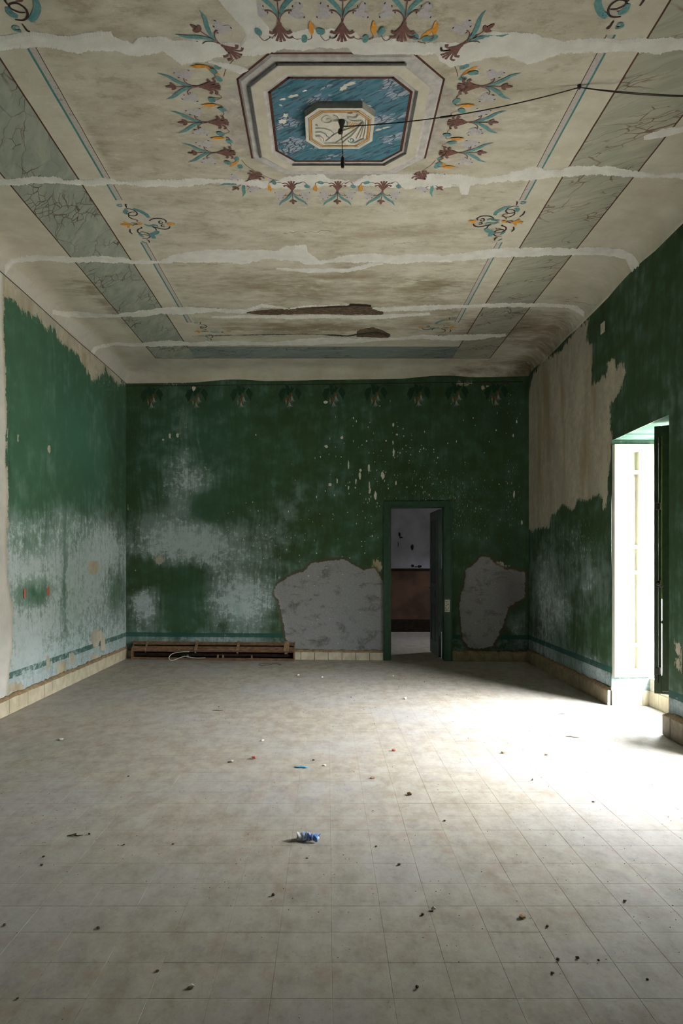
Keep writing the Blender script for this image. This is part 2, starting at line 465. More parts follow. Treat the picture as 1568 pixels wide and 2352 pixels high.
# ------------------------------------------------------------------ room geometry
ZC, ZW, COVE = 4.25, 4.085, .20      # flat ceiling, top of the walls, cove depth
YF = -1.0
XL = -3.0
def xr(y): return 2.795 + .02 * (y - 5.59)
BL, BR = (XL, 10.17), (xr(9.77), 9.77)
FL, FR = (XL, YF), (xr(YF), YF)

class Wall:
    def __init__(s, p0, p1):
        s.p0, s.p1 = Vector((p0[0], p0[1], 0)), Vector((p1[0], p1[1], 0))
        d = s.p1 - s.p0
        s.L = d.length
        s.u = d / s.L
        s.n = Vector((-s.u.y, s.u.x, 0))            # towards the room
    def at(s, u, z, off=0.): return s.p0 + s.u * u + Vector((0, 0, z)) + s.n * off
    def uz(s, px, py):
        d = Vector(((px - VX) / F, 1.0, (VY - py) / F))
        o = Vector((0, 0, HC))
        k = (s.p0 - o).dot(s.n) / d.dot(s.n)
        q = o + d * k
        return (q - s.p0).dot(s.u), q.z
W_BACK = Wall(BR, BL)
W_LEFT = Wall(BL, FL)
W_RIGHT = Wall(FR, BR)
W_FRONT = Wall(FL, FR)

def on_floor(px, py):
    y = F * HC / (py - VY)
    return (px - VX) / F * y, y
def on_ceil(px, py):
    y = F * (ZC - HC) / (VY - py)
    return (px - VX) / F * y, y

def sdf(pts, poly):
    """signed distance, positive inside"""
    pts = np.asarray(pts, float); poly = np.asarray(poly, float)
    d = np.full(len(pts), 1e9); inside = np.zeros(len(pts), bool)
    n = len(poly)
    for i in range(n):
        a, b = poly[i], poly[(i + 1) % n]
        e = b - a; w = pts - a
        k = np.clip((w @ e) / (e @ e + 1e-12), 0, 1)
        q = w - k[:, None] * e
        d = np.minimum(d, np.einsum('ij,ij->i', q, q))
        c = (a[1] > pts[:, 1]) != (b[1] > pts[:, 1])
        with np.errstate(divide='ignore', invalid='ignore'):
            xx = (b[0] - a[0]) * (pts[:, 1] - a[1]) / (b[1] - a[1] + 1e-12) + a[0]
        inside ^= c & (pts[:, 0] < xx)
    d = np.sqrt(d)
    return np.where(inside, d, -d)

def blob(P, cu, cz, ru, rz, s):
    return s * np.exp(-(((P[:, 0] - cu) / ru) ** 2 + ((P[:, 1] - cz) / rz) ** 2))

def grid_lines(a, b, step, extra=()):
    l = list(np.linspace(a, b, max(2, int(round((b - a) / step)) + 1)))
    for e in extra:
        l = [x for x in l if abs(x - e) > step * .35 or x in (a, b)]
        l.append(e)
    return sorted(l)

def wall_mesh(name, wall, us, zs, holes, attrs_fn, relief=True):
    U, Z = np.meshgrid(us, zs)
    P = np.stack([U.ravel(), Z.ravel()], 1)
    A = attrs_fn(P)
    off = np.zeros(len(P))
    if relief:
        off = -.018 * np.clip(A['cement'] / .02 + .4, 0, 1) - .004 * np.clip(A['bare'] / .02, 0, 1)
        off *= np.clip((P[:, 1] - .02) / .05, 0, 1)
        off += .004 * np.sin(P[:, 0] * 3.1 + 1.3 * np.sin(P[:, 1] * 1.7)) * np.sin(P[:, 1] * 2.3 + P[:, 0])
        off = np.where((P[:, 0] < .01) | (P[:, 0] > wall.L - .01), 0, off)
    p0, u, n = np.array(wall.p0), np.array(wall.u), np.array(wall.n)
    V = p0 + P[:, :1] * u + off[:, None] * n
    V[:, 2] = P[:, 1]
    nu = len(us)
    faces = []
    for j in range(len(zs) - 1):
        for i in range(nu - 1):
            cu, cz = (us[i] + us[i+1]) / 2, (zs[j] + zs[j+1]) / 2
            if any(h[0] < cu < h[1] and h[2] < cz < h[3] for h in holes): continue
            a = j * nu + i
            faces.append((a, a + 1, a + nu + 1, a + nu))
    o = mesh_obj(name, V.tolist(), faces, M['wall'], None, None, True)
    me = o.data
    at = me.attributes.new('wuv', 'FLOAT_VECTOR', 'POINT')
    at.data.foreach_set('vector', np.concatenate([P, np.zeros((len(P), 1))], 1).astype(np.float32).ravel())
    for k in ('pale', 'bare', 'cement', 'tone', 'dirt', 'white', 'fleck'):
        a = me.attributes.new(k, 'FLOAT', 'POINT')
        a.data.foreach_set('value', A[k].astype(np.float32))
    tag(o, None, None, None, 'structure')
    return o

def blank(P):
    z = np.zeros(len(P))
    return dict(pale=z.copy(), bare=z - .5, cement=z - .5, tone=z.copy(), dirt=z.copy(), white=z.copy(), fleck=z.copy())

def zpoly(wall, pts, sx, ox, oy):
    """points read in an enlarged crop -> wall coordinates"""
    return [wall.uz(x / sx + ox, y / sx + oy) for x, y in pts]

def pxblobs(wall, P, lst):
    out = np.zeros(len(P))
    for (x0, x1, y0, y1, s) in lst:
        a, b = wall.uz(x0, y0), wall.uz(x1, y1)
        out += blob(P, (a[0] + b[0]) / 2, (a[1] + b[1]) / 2, max(.04, abs(a[0] - b[0]) * .5), max(.04, abs(a[1] - b[1]) * .5), s)
    return out

# ---- back wall
DOOR = (W_BACK.uz(1020, 1300)[0], W_BACK.uz(896, 1300)[0], 0.0, 2.235)
def back_attrs(P):
    A = blank(P)
    A['pale'] = np.full(len(P), .02) + pxblobs(W_BACK, P, [
        (290, 570, 1180, 1320, .85), (370, 520, 1050, 1170, .5), (460, 650, 1310, 1450, .78), (290, 370, 1330, 1450, .75),
        (300, 470, 900, 1180, .12), (560, 720, 1180, 1320, .18), (640, 720, 1100, 1200, .16), (290, 640, 1450, 1490, .5),
        (440, 530, 1130, 1195, -.8), (300, 365, 1290, 1345, -.9), (380, 470, 1300, 1370, -.85), (380, 440, 1370, 1440, -.5), (395, 440, 880, 1100, .2),
        (1050, 1110, 1340, 1480, .5), (1165, 1210, 1400, 1500, .5), (880, 1213, 850, 1100, -.1)])
    A['tone'] = pxblobs(W_BACK, P, [(330, 560, 900, 1200, .5), (380, 480, 1330, 1450, .35)])
    cz = -np.ones(len(P))
    for pl in ([(1020, 1640), (975, 1590), (960, 1560), (945, 1460), (920, 1340), (895, 1310), (910, 1250), (1000, 1195), (1070, 1170), (1110, 1130), (1200, 1115),
                (1300, 1110), (1350, 1140), (1400, 1170), (1470, 1160), (1490, 1190), (1525, 1250), (1530, 1640)],):
        cz = np.maximum(cz, sdf(P, zpoly(W_BACK, pl, 2.489, 270, 840)))
    cz = np.maximum(cz, sdf(P, zpoly(W_BACK, [(945, 1640), (930, 1500), (930, 1400), (960, 1300), (965, 1230), (1030, 1180), (1050, 1150), (1110, 1150), (1140, 1190), (1200, 1220),
                (1320, 1240), (1320, 1390), (1220, 1450), (1190, 1550), (1130, 1680), (1050, 1700), (980, 1690)], 2.613, 700, 840)))
    A['cement'] = np.clip(cz, -.5, .5)
    br = -np.ones(len(P)) * .5
    for (x, y, rx, ry) in [(366, 1286, 13, 10), (865, 1302, 9, 18), (294, 1165, 3, 8), (1110, 890, 14, 4), (1065, 880, 16, 7), (1150, 1300, 24, 8), (310, 1312, 5, 3)]:
        poly = [W_BACK.uz(x + rx * math.cos(k * .785) * random.uniform(.7, 1.2), y + ry * math.sin(k * .785) * random.uniform(.7, 1.2)) for k in range(8)]
        br = np.maximum(br, sdf(P, poly))
    A['bare'] = np.where(br > -.04, br * 1.5, -.5)
    # flaking corner strip beside the right wall
    s = np.clip(1 - P[:, 0] / .16, 0, 1)
    A['bare'] = np.maximum(A['bare'], -.16 + .09 * s)
    A['bare'] = np.maximum(A['bare'], -.5 + pxblobs(W_BACK, P, [(1060, 1213, 866, 905, .42)]))
    A['fleck'] = pxblobs(W_BACK, P, [(740, 1190, 920, 1240, .36), (300, 420, 960, 1040, .34), (1080, 1213, 870, 960, .4), (1150, 1213, 900, 1300, .33), (330, 470, 870, 890, .8), (880, 1200, 1100, 1300, .4)])
    A['dirt'] = pxblobs(W_BACK, P, [(1080, 1230, 850, 1100, .5), (1150, 1215, 1100, 1250, .4), (1140, 1213, 1290, 1420, .8), (290, 690, 1482, 1530, .6), (1160, 1215, 1420, 1515, .5), (500, 900, 950, 1150, .05)])
    return A
us = grid_lines(0, W_BACK.L, .025, DOOR[:2]); zs = grid_lines(0, ZW + .04, .025, (DOOR[3],))
wall_back = wall_mesh('wall_back', W_BACK, us, zs, [DOOR], back_attrs)
tag(wall_back, 'green far wall with faded patches, two grey cement repairs and a doorway', 'wall')

# ---- left wall
def left_attrs(P):
    A = blank(P)
    zz = P[:, 1]
    sx, ox, oy = 2.328, 0, 650
    lim = np.clip((2.35 - zz) / 1.0, 0, 1)
    A['pale'] = 0.02 + .74 * lim * lim * (3 - 2 * lim)
    def bl(x0, x1, y0, y1, s): return pxblobs(W_LEFT, P, [(x0/sx+ox, x1/sx+ox, y0/sx+oy, y1/sx+oy, s)])
    for b in [(70, 300, 1330, 1480, -.22), (60, 280, 1590, 1720, -.6), (560, 680, 1500, 1760, -.5), (330, 360, 1300, 1900, -.35), (250, 480, 1150, 1350, .2),
              (60, 220, 1900, 2150, .2), (480, 640, 1150, 1500, .25), (330, 640, 1750, 1900, -.12), (30, 160, 1100, 1250, -.15), (400, 560, 550, 1000, .12)]:
        A['pale'] += bl(*b)
    A['tone'] = np.clip(.45 + bl(250, 600, 500, 1100, .5) - bl(560, 680, 500, 1700, .4), 0, 1)
    b0 = zpoly(W_LEFT, [(20, 60), (22, 300), (40, 800), (35, 950), (48, 1100), (45, 1180), (35, 1400), (45, 1600), (70, 1750), (70, 1950), (50, 2080), (40, 2200), (20, 2260), (10, 2300)], sx, ox, oy)
    uL = b0[0][0] + .75
    strip = b0 + [(uL, 0), (uL, ZW + .1), (b0[0][0], ZW + .1)]
    s1 = sdf(P, strip)
    top = zpoly(W_LEFT, [(20, 70), (80, 85), (100, 140), (150, 160), (215, 190), (240, 240), (290, 240), (320, 310), (400, 360), (440, 430), (500, 520), (560, 470), (640, 545), (668, 530)], sx, ox, oy)
    cap = [(0, ZW + .1), (uL, ZW + .1), (uL, top[0][1])]
    s2 = sdf(P, top + cap)
    near_corner = np.clip(1 - P[:, 0] / 2.2, 0, 1)
    A['bare'] = np.maximum(np.clip(s1 * 1.6, -.5, .5) - .0, np.clip(s2 * (1.0 - .45 * near_corner), -.5, .5))
    br = -np.ones(len(P)) * .5
    for (x, y, rx, ry) in [(500, 1515, 32, 40), (520, 1900, 35, 60), (330, 2060, 30, 50), (255, 2040, 10, 40), (90, 2165, 40, 25), (385, 2010, 18, 30), (550, 1930, 14, 40), (520, 2000, 40, 12), (100, 828, 6, 18), (262, 888, 5, 12)]:
        poly = zpoly(W_LEFT, [(x + rx * math.cos(k * .785) * random.uniform(.6, 1.2), y + ry * math.sin(k * .785) * random.uniform(.6, 1.2)) for k in range(8)], sx, ox, oy)
        br = np.maximum(br, sdf(P, poly))
    A['bare'] = np.maximum(A['bare'], np.where(br > -.05, br * 1.6 + .01, -.5))
    A['white'] = np.clip(s1 / .05, 0, 1) * 1.0
    A['fleck'] = bl(480, 670, 350, 700, .6) + bl(250, 640, 1900, 2150, .5) + bl(640, 670, 600, 1500, .5)
    A['dirt'] = bl(60, 320, 120, 330, .45) + bl(320, 640, 350, 560, .35) + .55 * np.exp(-((s1 + .05) / .06) ** 2) * (np.abs(zz - 2.05) < .35)
    return A
us = grid_lines(0, 4.6, .025) + grid_lines(4.6, W_LEFT.L, .12)[1:]
zs = grid_lines(0, ZW + .04, .025)
wall_left = wall_mesh('wall_left', W_LEFT, us, zs, [], left_attrs)
tag(wall_left, 'washed-out green side wall fading to pale blue with streaks and a bare white strip', 'wall')

# ---- right wall
def ur(y): return (Vector((xr(y), y, 0)) - W_RIGHT.p0).dot(W_RIGHT.u)
WZ = 2.63
holes_r = [(ur(a), ur(b), 0, WZ) for a, b in WIN_Y]
def right_attrs(P):
    A = blank(P)
    sa, sb = 4.04, 3.92
    poly = zpoly(W_RIGHT, [(690, 140), (665, 330), (725, 370), (715, 760), (790, 700), (875, 630), (870, 540), (925, 530), (945, 600), (990, 545), (1040, 600), (1000, 760), (945, 870),
                           (905, 880), (885, 950), (900, 1250), (880, 1560), (860, 1830), (825, 1900), (800, 1740), (680, 1820), (600, 1800), (560, 1900), (480, 1870), (440, 1860),
                           (380, 1930), (330, 1950), (330, 2060), (120, 2100), (120, 1200), (120, 900), (180, 650), (280, 500), (420, 440), (600, 190)], sa, 1180, 700)
    s = sdf(P, poly)
    A['bare'] = np.clip(s * 1.2, -.5, .5)
    def bl(x0, x1, y0, y1, k): return pxblobs(W_RIGHT, P, [(x0/sb+1180, x1/sb+1180, y0/sb+1150, y1/sb+1150, k)])
    A['bare'] = np.maximum(A['bare'], -.5 + bl(120, 330, 0, 700, .44) + bl(600, 780, 520, 900, .47) + bl(330, 700, 20, 260, .34))
    for (x0, x1, y0, y1) in ((1455, 1500, 1290, 1400), (1455, 1500, 1410, 1520)):
        pl = zpoly(W_RIGHT, [(x0, y0), (x1, y0 + 20), (x1 - 5, y1), (x0 + 10, y1)], sb, 1180, 1150)
        A['bare'] = np.maximum(A['bare'], np.where(sdf(P, pl) > -.08, sdf(P, pl) * 1.5 + .01, -.5))
    A['pale'] = .05 + bl(150, 420, 350, 1550, .55) + bl(300, 860, 100, 1500, .14) + bl(600, 860, 1380, 1680, .6) + bl(560, 780, 520, 900, .3) + bl(360, 520, 800, 1200, .3) + bl(1370, 1560, 1720, 1950, .55) + .3 * np.exp(-((P[:, 1] - .2) / .2) ** 2)
    A['fleck'] = bl(330, 860, 0, 950, .62) + bl(0, 140, -400, 800, .5)
    A['dirt'] = bl(0, 400, 1350, 1700, .6) + bl(60, 160, 350, 1100, .35)
    A['dirt'] += pxblobs(W_RIGHT, P, [(1280, 1340, 760, 820, .5), (1215, 1240, 840, 900, .6)])
    return A
ex = [h[0] for h in holes_r] + [h[1] for h in holes_r]
us = sorted(set(grid_lines(0, 5.4, .12, [e for e in ex if e < 5.4]) + grid_lines(5.4, W_RIGHT.L, .025, [e for e in ex if e > 5.4])[1:]))
zs = grid_lines(0, ZW + .04, .025, (WZ,))
wall_right = wall_mesh('wall_right', W_RIGHT, us, zs, holes_r, right_attrs)
tag(wall_right, 'dark green side wall with a large bare plaster area beside the window recess', 'wall')

us = grid_lines(0, W_FRONT.L, .3); zs = grid_lines(0, ZW, .3)
wall_front = wall_mesh('wall_front', W_FRONT, us, zs, [], lambda P: dict(blank(P), pale=np.full(len(P), .0)), False)
tag(wall_front, 'plain worn green wall opposite the doorway wall', 'wall')

# ---- ceiling with cove
def inset(d):
    ws = (W_BACK, W_LEFT, W_FRONT, W_RIGHT)
    out = []
    for a, b in ((W_RIGHT, W_BACK), (W_BACK, W_LEFT), (W_LEFT, W_FRONT), (W_FRONT, W_RIGHT)):
        pa, pb = a.p0 + a.n * d, b.p0 + b.n * d
        den = a.u.x * b.u.y - a.u.y * b.u.x
        w = pb - pa
        k = (w.x * b.u.y - w.y * b.u.x) / den
        out.append(pa + a.u * k)
    return out            # BR, BL, FL, FR
cv, cf = [], []
NR, NS = 10, 90
for r in range(NR):
    th = max(0, r - 1) / (NR - 2) * math.pi / 2
    c = inset(COVE * (1 - math.cos(th)) if r else -.05)      # first ring beds the cove into the wall
    z = ZW + (ZC - ZW) * math.sin(th)
    for s in range(4):
        a, b = c[s], c[(s + 1) % 4]
        for k in range(NS):
            t_ = k / NS
            q = a.lerp(b, t_)
            lump = .012 * math.sin(th) * math.cos(th) * 2 * (math.sin(q.x*2.1 + q.y*2.7) + math.sin(q.y*5.3 - q.x*3.9))
            cv.append((q.x, q.y, z + lump))
n4 = 4 * NS
for r in range(NR - 1):
    for k in range(n4):
        cf.append((r*n4 + k, r*n4 + n4 + k, r*n4 + n4 + (k+1) % n4, r*n4 + (k+1) % n4))
# flat part as a transfinite grid on the inner ring
base = (NR - 1) * n4
c = inset(COVE)
gy = NS
idx = np.zeros((NS + 1, NS + 1), int)
for i in range(NS + 1):           # i: from BR to BL, j: from back to front
    for j in range(NS + 1):
        if j == 0: idx[i, j] = base + i
        elif i == NS: idx[i, j] = base + NS + j
        elif j == NS: idx[i, j] = base + 3*NS - i
        elif i == 0: idx[i, j] = base + (4*NS - j) % n4
        else:
            p = c[0].lerp(c[1], i/NS).lerp(c[3].lerp(c[2], i/NS), j/NS)
            idx[i, j] = len(cv)
            cv.append((p.x, p.y, ZC))
for i in range(NS):
    for j in range(NS):
        cf.append((int(idx[i, j]), int(idx[i, j+1]), int(idx[i+1, j+1]), int(idx[i+1, j])))
ceiling = mesh_obj('ceiling', cv, cf, M['ceiling'], None, None, True)
tag(ceiling, 'painted plaster ceiling with coved edge, marbled border bands and repair strips', 'ceiling', None, 'structure')
CV = np.array(cv)
CX, CY = CV[:, 0], CV[:, 1]
def sstep(x, a, b):
    t_ = np.clip((x - a) / (b - a), 0, 1); return t_ * t_ * (3 - 2 * t_)
a_inner = sstep(CX, -1.62, -1.54) * sstep(-CX, -1.53, -1.45) * sstep(-CY, -8.5, -8.2)
a_grey = np.clip(.72 - np.maximum(np.maximum(np.abs(CX - .077), np.abs(CY - 4.39)), (np.abs(CX - .077) + np.abs(CY - 4.39)) * .72), -.5, .5)
def cb(x0, x1, y0, y1, s):
    p, q = on_ceil(x0, y0), on_ceil(x1, y1)
    return s * np.exp(-(((CX - (p[0]+q[0])/2) / (abs(p[0]-q[0])*.5 + .05)) ** 2 + ((CY - (p[1]+q[1])/2) / (abs(p[1]-q[1])*.5 + .05)) ** 2))
a_brown = .10 * a_inner + cb(440, 1000, 610, 690, .5) + cb(450, 900, 735, 775, .6) + cb(330, 560, 440, 560, .28) + cb(700, 1000, 500, 580, .22) + cb(180, 330, 640, 780, .5) \
    + cb(1000, 1280, 700, 800, .7) + cb(80, 250, 610, 700, .35) + cb(180, 260, 230, 400, .2) + cb(140, 480, 20, 60, .3) + cb(950, 1060, 630, 690, .3) + cb(300, 440, 160, 240, .15)
d_r = np.abs(CX - np.array([xr(y) for y in CY])); d_b = np.abs(CY - 9.95)
a_brown += .55 * np.exp(-(d_b/.5)**2) * sstep(CX, 1.0, 2.2) + .5 * np.exp(-(d_r/.25)**2) * sstep(CY, 7.5, 9.)
a_brown += .08
incove = np.clip((ZC - CV[:, 2]) / .12, 0, 1)
a_white = incove * (1.15 * np.exp(-((CX - XL)/.5)**2) * sstep(CY, 4.5, 6.5)) + .4 * np.exp(-((CX - XL)/.3)**2) * sstep(CY, 6, 9) + cb(800, 960, 470, 560, .28) + cb(900, 1120, 640, 690, .42) + cb(720, 1000, 690, 700, .2) + cb(950, 1200, 150, 190, .22)
a_white -= a_brown * .35
for nm, arr in (('inner', a_inner), ('grey', a_grey), ('brown', a_brown), ('white', a_white)):
    at = ceiling.data.attributes.new(nm, 'FLOAT', 'POINT')
    at.data.foreach_set('value', arr.astype(np.float32))
CEIL_BVH = BVHTree.FromPolygons([Vector(v) for v in cv], cf)
def hit_ceil(px, py, off=.003):
    d = Vector(((px - VX) / F, 1.0, (VY - py) / F)).normalized()
    loc, nor, i, dist = CEIL_BVH.ray_cast(Vector((0, 0, HC)), d)
    if loc is None:
        x, y = on_ceil(px, py); return Vector((x, y, ZC - off))
    if nor.dot(d) > 0: nor = -nor
    return loc + nor * off

# ---- floor : slab, then single tiles
TS = .2
fl = MB()
p = [FL, FR, BR, BL]
fl.add([(-3.1, YF - .1, -.0018), (3.3, YF - .1, -.0018), (3.3, 10.3, -.0018), (-3.1, 10.3, -.0018)], [(0, 1, 2, 3)])
floor = fl.build('floor', M['grout'])
tag(floor, 'dusty grey-beige floor of small square cement tiles', 'floor', None, 'structure')
tmb = MB()
tmb.box(-.0997, .0997, -.0997, .0997, -.012, 0, 0, .0007)
tile_me = None
cells = []
for i in range(-16, 17):
    for j in range(-17, 50):
        cx, cy = .015 + .1 + i * TS, 2.423 + .1 + j * TS
        if cy > 10.25 or cy < YF: continue
        inside = (XL - .09 < cx < xr(cy) + .09) or any(a - .05 < cy < b + .05 and cx < 3.2 for a, b in WIN_Y)
        if not inside: continue
        vis = 0
        if cy > 1.9:
            px = VX + cx / cy * F; py = VY + HC / cy * F
            if -70 < px < 1640 and py < 2440: vis = 1 / cy
        cells.append((vis, cx, cy))
cells.sort(reverse=True)
rest = MB()
for k, (vis, cx, cy) in enumerate(cells):
    dz = random.uniform(-.0003, .0003)
    tx, ty = random.gauss(0, .0012), random.gauss(0, .0012)
    if k < 300:
        if tile_me is None:
            t0 = tmb.build('tile', M['floor'], floor); tile_me = t0.data; o = t0
        else:
            o = bpy.data.objects.new('tile', tile_me); COL.objects.link(o); o.parent = floor
        o.location = (cx, cy, dz); o.rotation_euler = (tx, ty, 0)
    else:
        h = .0996
        v = [(cx + sx_*h, cy + sy_*h, dz + sy_*h*tx - sx_*h*ty) for sx_, sy_ in ((-1, -1), (1, -1), (1, 1), (-1, 1))]
        v += [(x, y, -.01) for x, y, _ in v]
        rest.add(v, [(0, 1, 2, 3), (0, 4, 5, 1), (1, 5, 6, 2), (2, 6, 7, 3), (3, 7, 4, 0)])
r = rest.build('tiles', M['floor'], floor)
tag(r, None, None, None, 'stuff')

# ------------------------------------------------------------------ skirting tiles
def skirting(name, wall, u0, u1, h, mat, label, skip=(), step=.2, thick=.03, lift=0.):
    root = empty(name)
    tag(root, label, 'baseboard', None, 'structure')
    u = u0
    meshes = {}
    mb = MB(); mb.box(u0, u1, 0, .016, 0, h - .01)
    cap = MB()
    k = 0
    us_ = []
    while u < u1 - .02:
        e = min(u + step, u1)
        us_.append((u, e)); u = e
    for (a, b) in us_:
        w = b - a - .007
        key = round(w, 3)
        if key not in meshes:
            t_ = MB(); t_.box(-w/2, w/2, 0, thick - .004, -h/2, h/2, 0, .004)
            o = t_.build('skirting_tile', mat, root); meshes[key] = o.data
        else:
            o = bpy.data.objects.new('skirting_tile', meshes[key]); COL.objects.link(o); o.parent = root
        q = wall.at((a + b) / 2, h / 2 + lift, random.uniform(.004, .007))
        o.location = q
        o.rotation_euler = (random.gauss(0, .006), 0, math.atan2(wall.u.y, wall.u.x))
    # mortar ledge over the tiles
    n_ = max(2, int((u1 - u0) / .05))
    v, f = [], []
    for i in range(n_ + 1):
        uu = u0 + (u1 - u0) * i / n_
        j1, j2 = random.uniform(-.006, .004), random.uniform(-.004, .006)
        for off, z in ((thick + .002 + j1*.5, h - .004), (thick + j1, h + .006), (.012 + j2, h + .022 + j2), (0, h + .03 + j2*2), (0, h - .004)):
            q = wall.at(uu, z, max(off, -.003)); v.append(q)
    for i in range(n_):
        for k in range(4):
            a = i*5 + k; f.append((a, a + 5, a + 6, a + 1))
    mesh_obj('mortar_ledge', v, f, M['mortar'], root, None, True)
    return root
skirting('baseboard_left', W_LEFT, .0, W_LEFT.L, .145, M['skirt'], 'cream skirting tiles along the foot of the pale streaked wall')
skirting('baseboard_back', W_BACK, W_BACK.uz(880, 1500)[0], W_BACK.L, .115, M['skirt'], 'cream skirting tiles under the far wall between doorway and brown trough', thick=.025)
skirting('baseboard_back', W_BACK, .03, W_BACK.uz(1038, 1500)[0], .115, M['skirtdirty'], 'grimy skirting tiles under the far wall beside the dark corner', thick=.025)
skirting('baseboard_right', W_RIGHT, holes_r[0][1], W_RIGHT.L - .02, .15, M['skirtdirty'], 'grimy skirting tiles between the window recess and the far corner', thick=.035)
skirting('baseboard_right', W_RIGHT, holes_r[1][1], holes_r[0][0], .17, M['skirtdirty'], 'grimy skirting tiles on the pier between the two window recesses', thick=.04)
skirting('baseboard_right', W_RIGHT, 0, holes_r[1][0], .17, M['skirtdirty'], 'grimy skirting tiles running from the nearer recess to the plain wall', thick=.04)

# ------------------------------------------------------------------ window recesses
XP = 3.20        # inner face of the low parapet
XW = 3.27        # window frame plane
def attr_fill(o, P, A):
    me = o.data
    at = me.attributes.new('wuv', 'FLOAT_VECTOR', 'POINT')
    at.data.foreach_set('vector', np.concatenate([P, np.zeros((len(P), 1))], 1).astype(np.float32).ravel())
    for k in ('pale', 'bare', 'cement', 'tone', 'dirt', 'white', 'fleck'):
        a = me.attributes.new(k, 'FLOAT', 'POINT'); a.data.foreach_set('value', np.asarray(A[k], np.float32))

def patch(name, quad, n, m, parent, attrs):
    """subdivided quad with wall attributes; quad = 4 corners (u right, v up)"""
    q = [Vector(x) for x in quad]
    lu, lv = (q[1] - q[0]).length, (q[3] - q[0]).length
    v, P, f = [], [], []
    for j in range(m + 1):
        for i in range(n + 1):
            a, b = i / n, j / m
            v.append(q[0].lerp(q[1], a).lerp(q[3].lerp(q[2], a), b)); P.append((a * lu + q[0].y * 3, b * lv))
    for j in range(m):
        for i in range(n):
            k = j * (n + 1) + i; f.append((k, k + 1, k + n + 2, k + n + 1))
    o = mesh_obj(name, v, f, M['wall'], parent, None, True)
    P = np.array(P)
    A = blank(P); A.update(attrs(P))
    attr_fill(o, P, A)
    return o

def casement(parent, hinge, free, z0, z1, name='casement', slit=True):
    h, fr = Vector((*hinge, 0)), Vector((*free, 0))
    L = (h - fr).length
    ang = math.atan2((h - fr).y, (h - fr).x)
    R = Matrix.Translation((fr.x, fr.y, 0)) @ Matrix.Rotation(ang, 4, 'Z')
    root = empty(name, (0, 0, 0), parent)
    T = .045
    mb = MB()
    mb.box(0, .055, -T/2, T/2, z0, z1, 0, .004, R)
    mb.box(L - .07, L, -T/2, T/2, z0, z1, 0, .004, R)
    mb.box(.055, L - .07, -T/2, T/2, z0, z0 + .16, 0, .004, R)
    mb.box(.055, L - .07, -T/2, T/2, z1 - .09, z1, 0, .004, R)
    mb.build('casement_frame', M['wingreen'], root)
    bead = MB()
    for zz in (z0 + .62, z0 + 1.08, z0 + 1.55, z0 + 1.95):
        bead.box(.055, L - .07, -.012, .012, zz - .012, zz + .012, 0, .002, R)
    bead.build('glazing_bar', M['wingreen'], root)
    gl = MB(); gl.box(.053, .069, -T/2 + .004, T/2 - .004, z0 + .82, z1 - .08, 0, .003, R); gl.build('lit_edge_strip', M['wingreen_lit'], root)  # lit edge of the stile, put in as a lighter yellow-green strip
    gp = MB(); gp.box(.055, L - .07, -.002, .002, z0 + .16, z1 - .09, 0, 0, R); gp.build('pane', M['glass'], root)
    sh = MB(); sh.box(.067, L - .02, -T/2 - .028, -T/2 - .006, z0 + .03, z1 - .02, 0, .003, R); sh.build('inner_shutter', M['wingreen'], root)
    bolt = MB()
    bolt.tube([R @ Vector((.03, -T/2 - .012, z0 + .1)), R @ Vector((.03, -T/2 - .012, z1 - .1))], .006, 8)
    for zz in (z0 + .95, z0 + 1.62, z0 + .2):
        bolt.box(.012, .05, -T/2 - .022, -T/2, zz - .03, zz + .03, 0, .004, R)
    bolt.tube([R @ Vector((.03, -T/2 - .02, z0 + .95)), R @ Vector((.03, -T/2 - .05, z0 + .95)), R @ Vector((.075, -T/2 - .055, z0 + .93))], .009, 8)
    bolt.build('espagnolette_bolt', M['bakelite'], root)
    return root

def shutter(parent, ya, xa, xb, z0, z1, name='shutter'):
    """white panelled folding shutter lying open against the far side of a recess; face towards -Y"""
    root = empty(name, (0, 0, 0), parent)
    T = .062
    xm = xa + .235                     # far edge of the panels
    rails = [z0, z0 + .085, z0 + .30, z0 + .335, z0 + 1.015, z0 + 1.05, z0 + 1.265, z0 + 1.30, z0 + 2.0, z0 + 2.035, z1 - .075, z1]
    bk = MB(); bk.box(xa + .002, xm + .02, ya + T - .012, ya + T, z0, z1); bk.build('panel_board', M['shutter'], root)
    st = MB()
    st.box(xa, xa + .045, ya, ya + T, z0, z1, 0, .002)
    st.box(xm, xm + .05, ya, ya + T, z0, z1, 0, .003)
    for k in range(0, 12, 2):
        st.box(xa + .045, xm, ya, ya + T, rails[k], rails[k+1], 0, .002)
    st.build('shutter_frame', M['shutter'], root)
    pn = MB()
    pn.box(xa + .07, xm - .03, ya + .02, ya + T - .012, rails[7] + .03, rails[8] - .03, 0, .006)
    pn.build('raised_panel', M['shutter'], root)
    l2 = MB()
    l2.box(xm + .053, xb, ya + .004, ya + T - .004, z0, z1, 0, .003)
    for k in range(0, 12, 2):
        l2.box(xm + .065, xb - .03, ya + .001, ya + .005, rails[k] + .01, rails[k+1] - .01, 0, .001)
    l2.build('outer_leaf', M['shutter'], root)
    xm += .022
    hb = MB()
    for zz in (z0 + .3, z0 + 1.2, z1 - .25):
        hb.tube([(xm + .029, ya - .013, zz - .04), (xm + .029, ya - .013, zz + .04)], .006, 8)
    hb.build('hinge', M['shutter'], root)
    return root

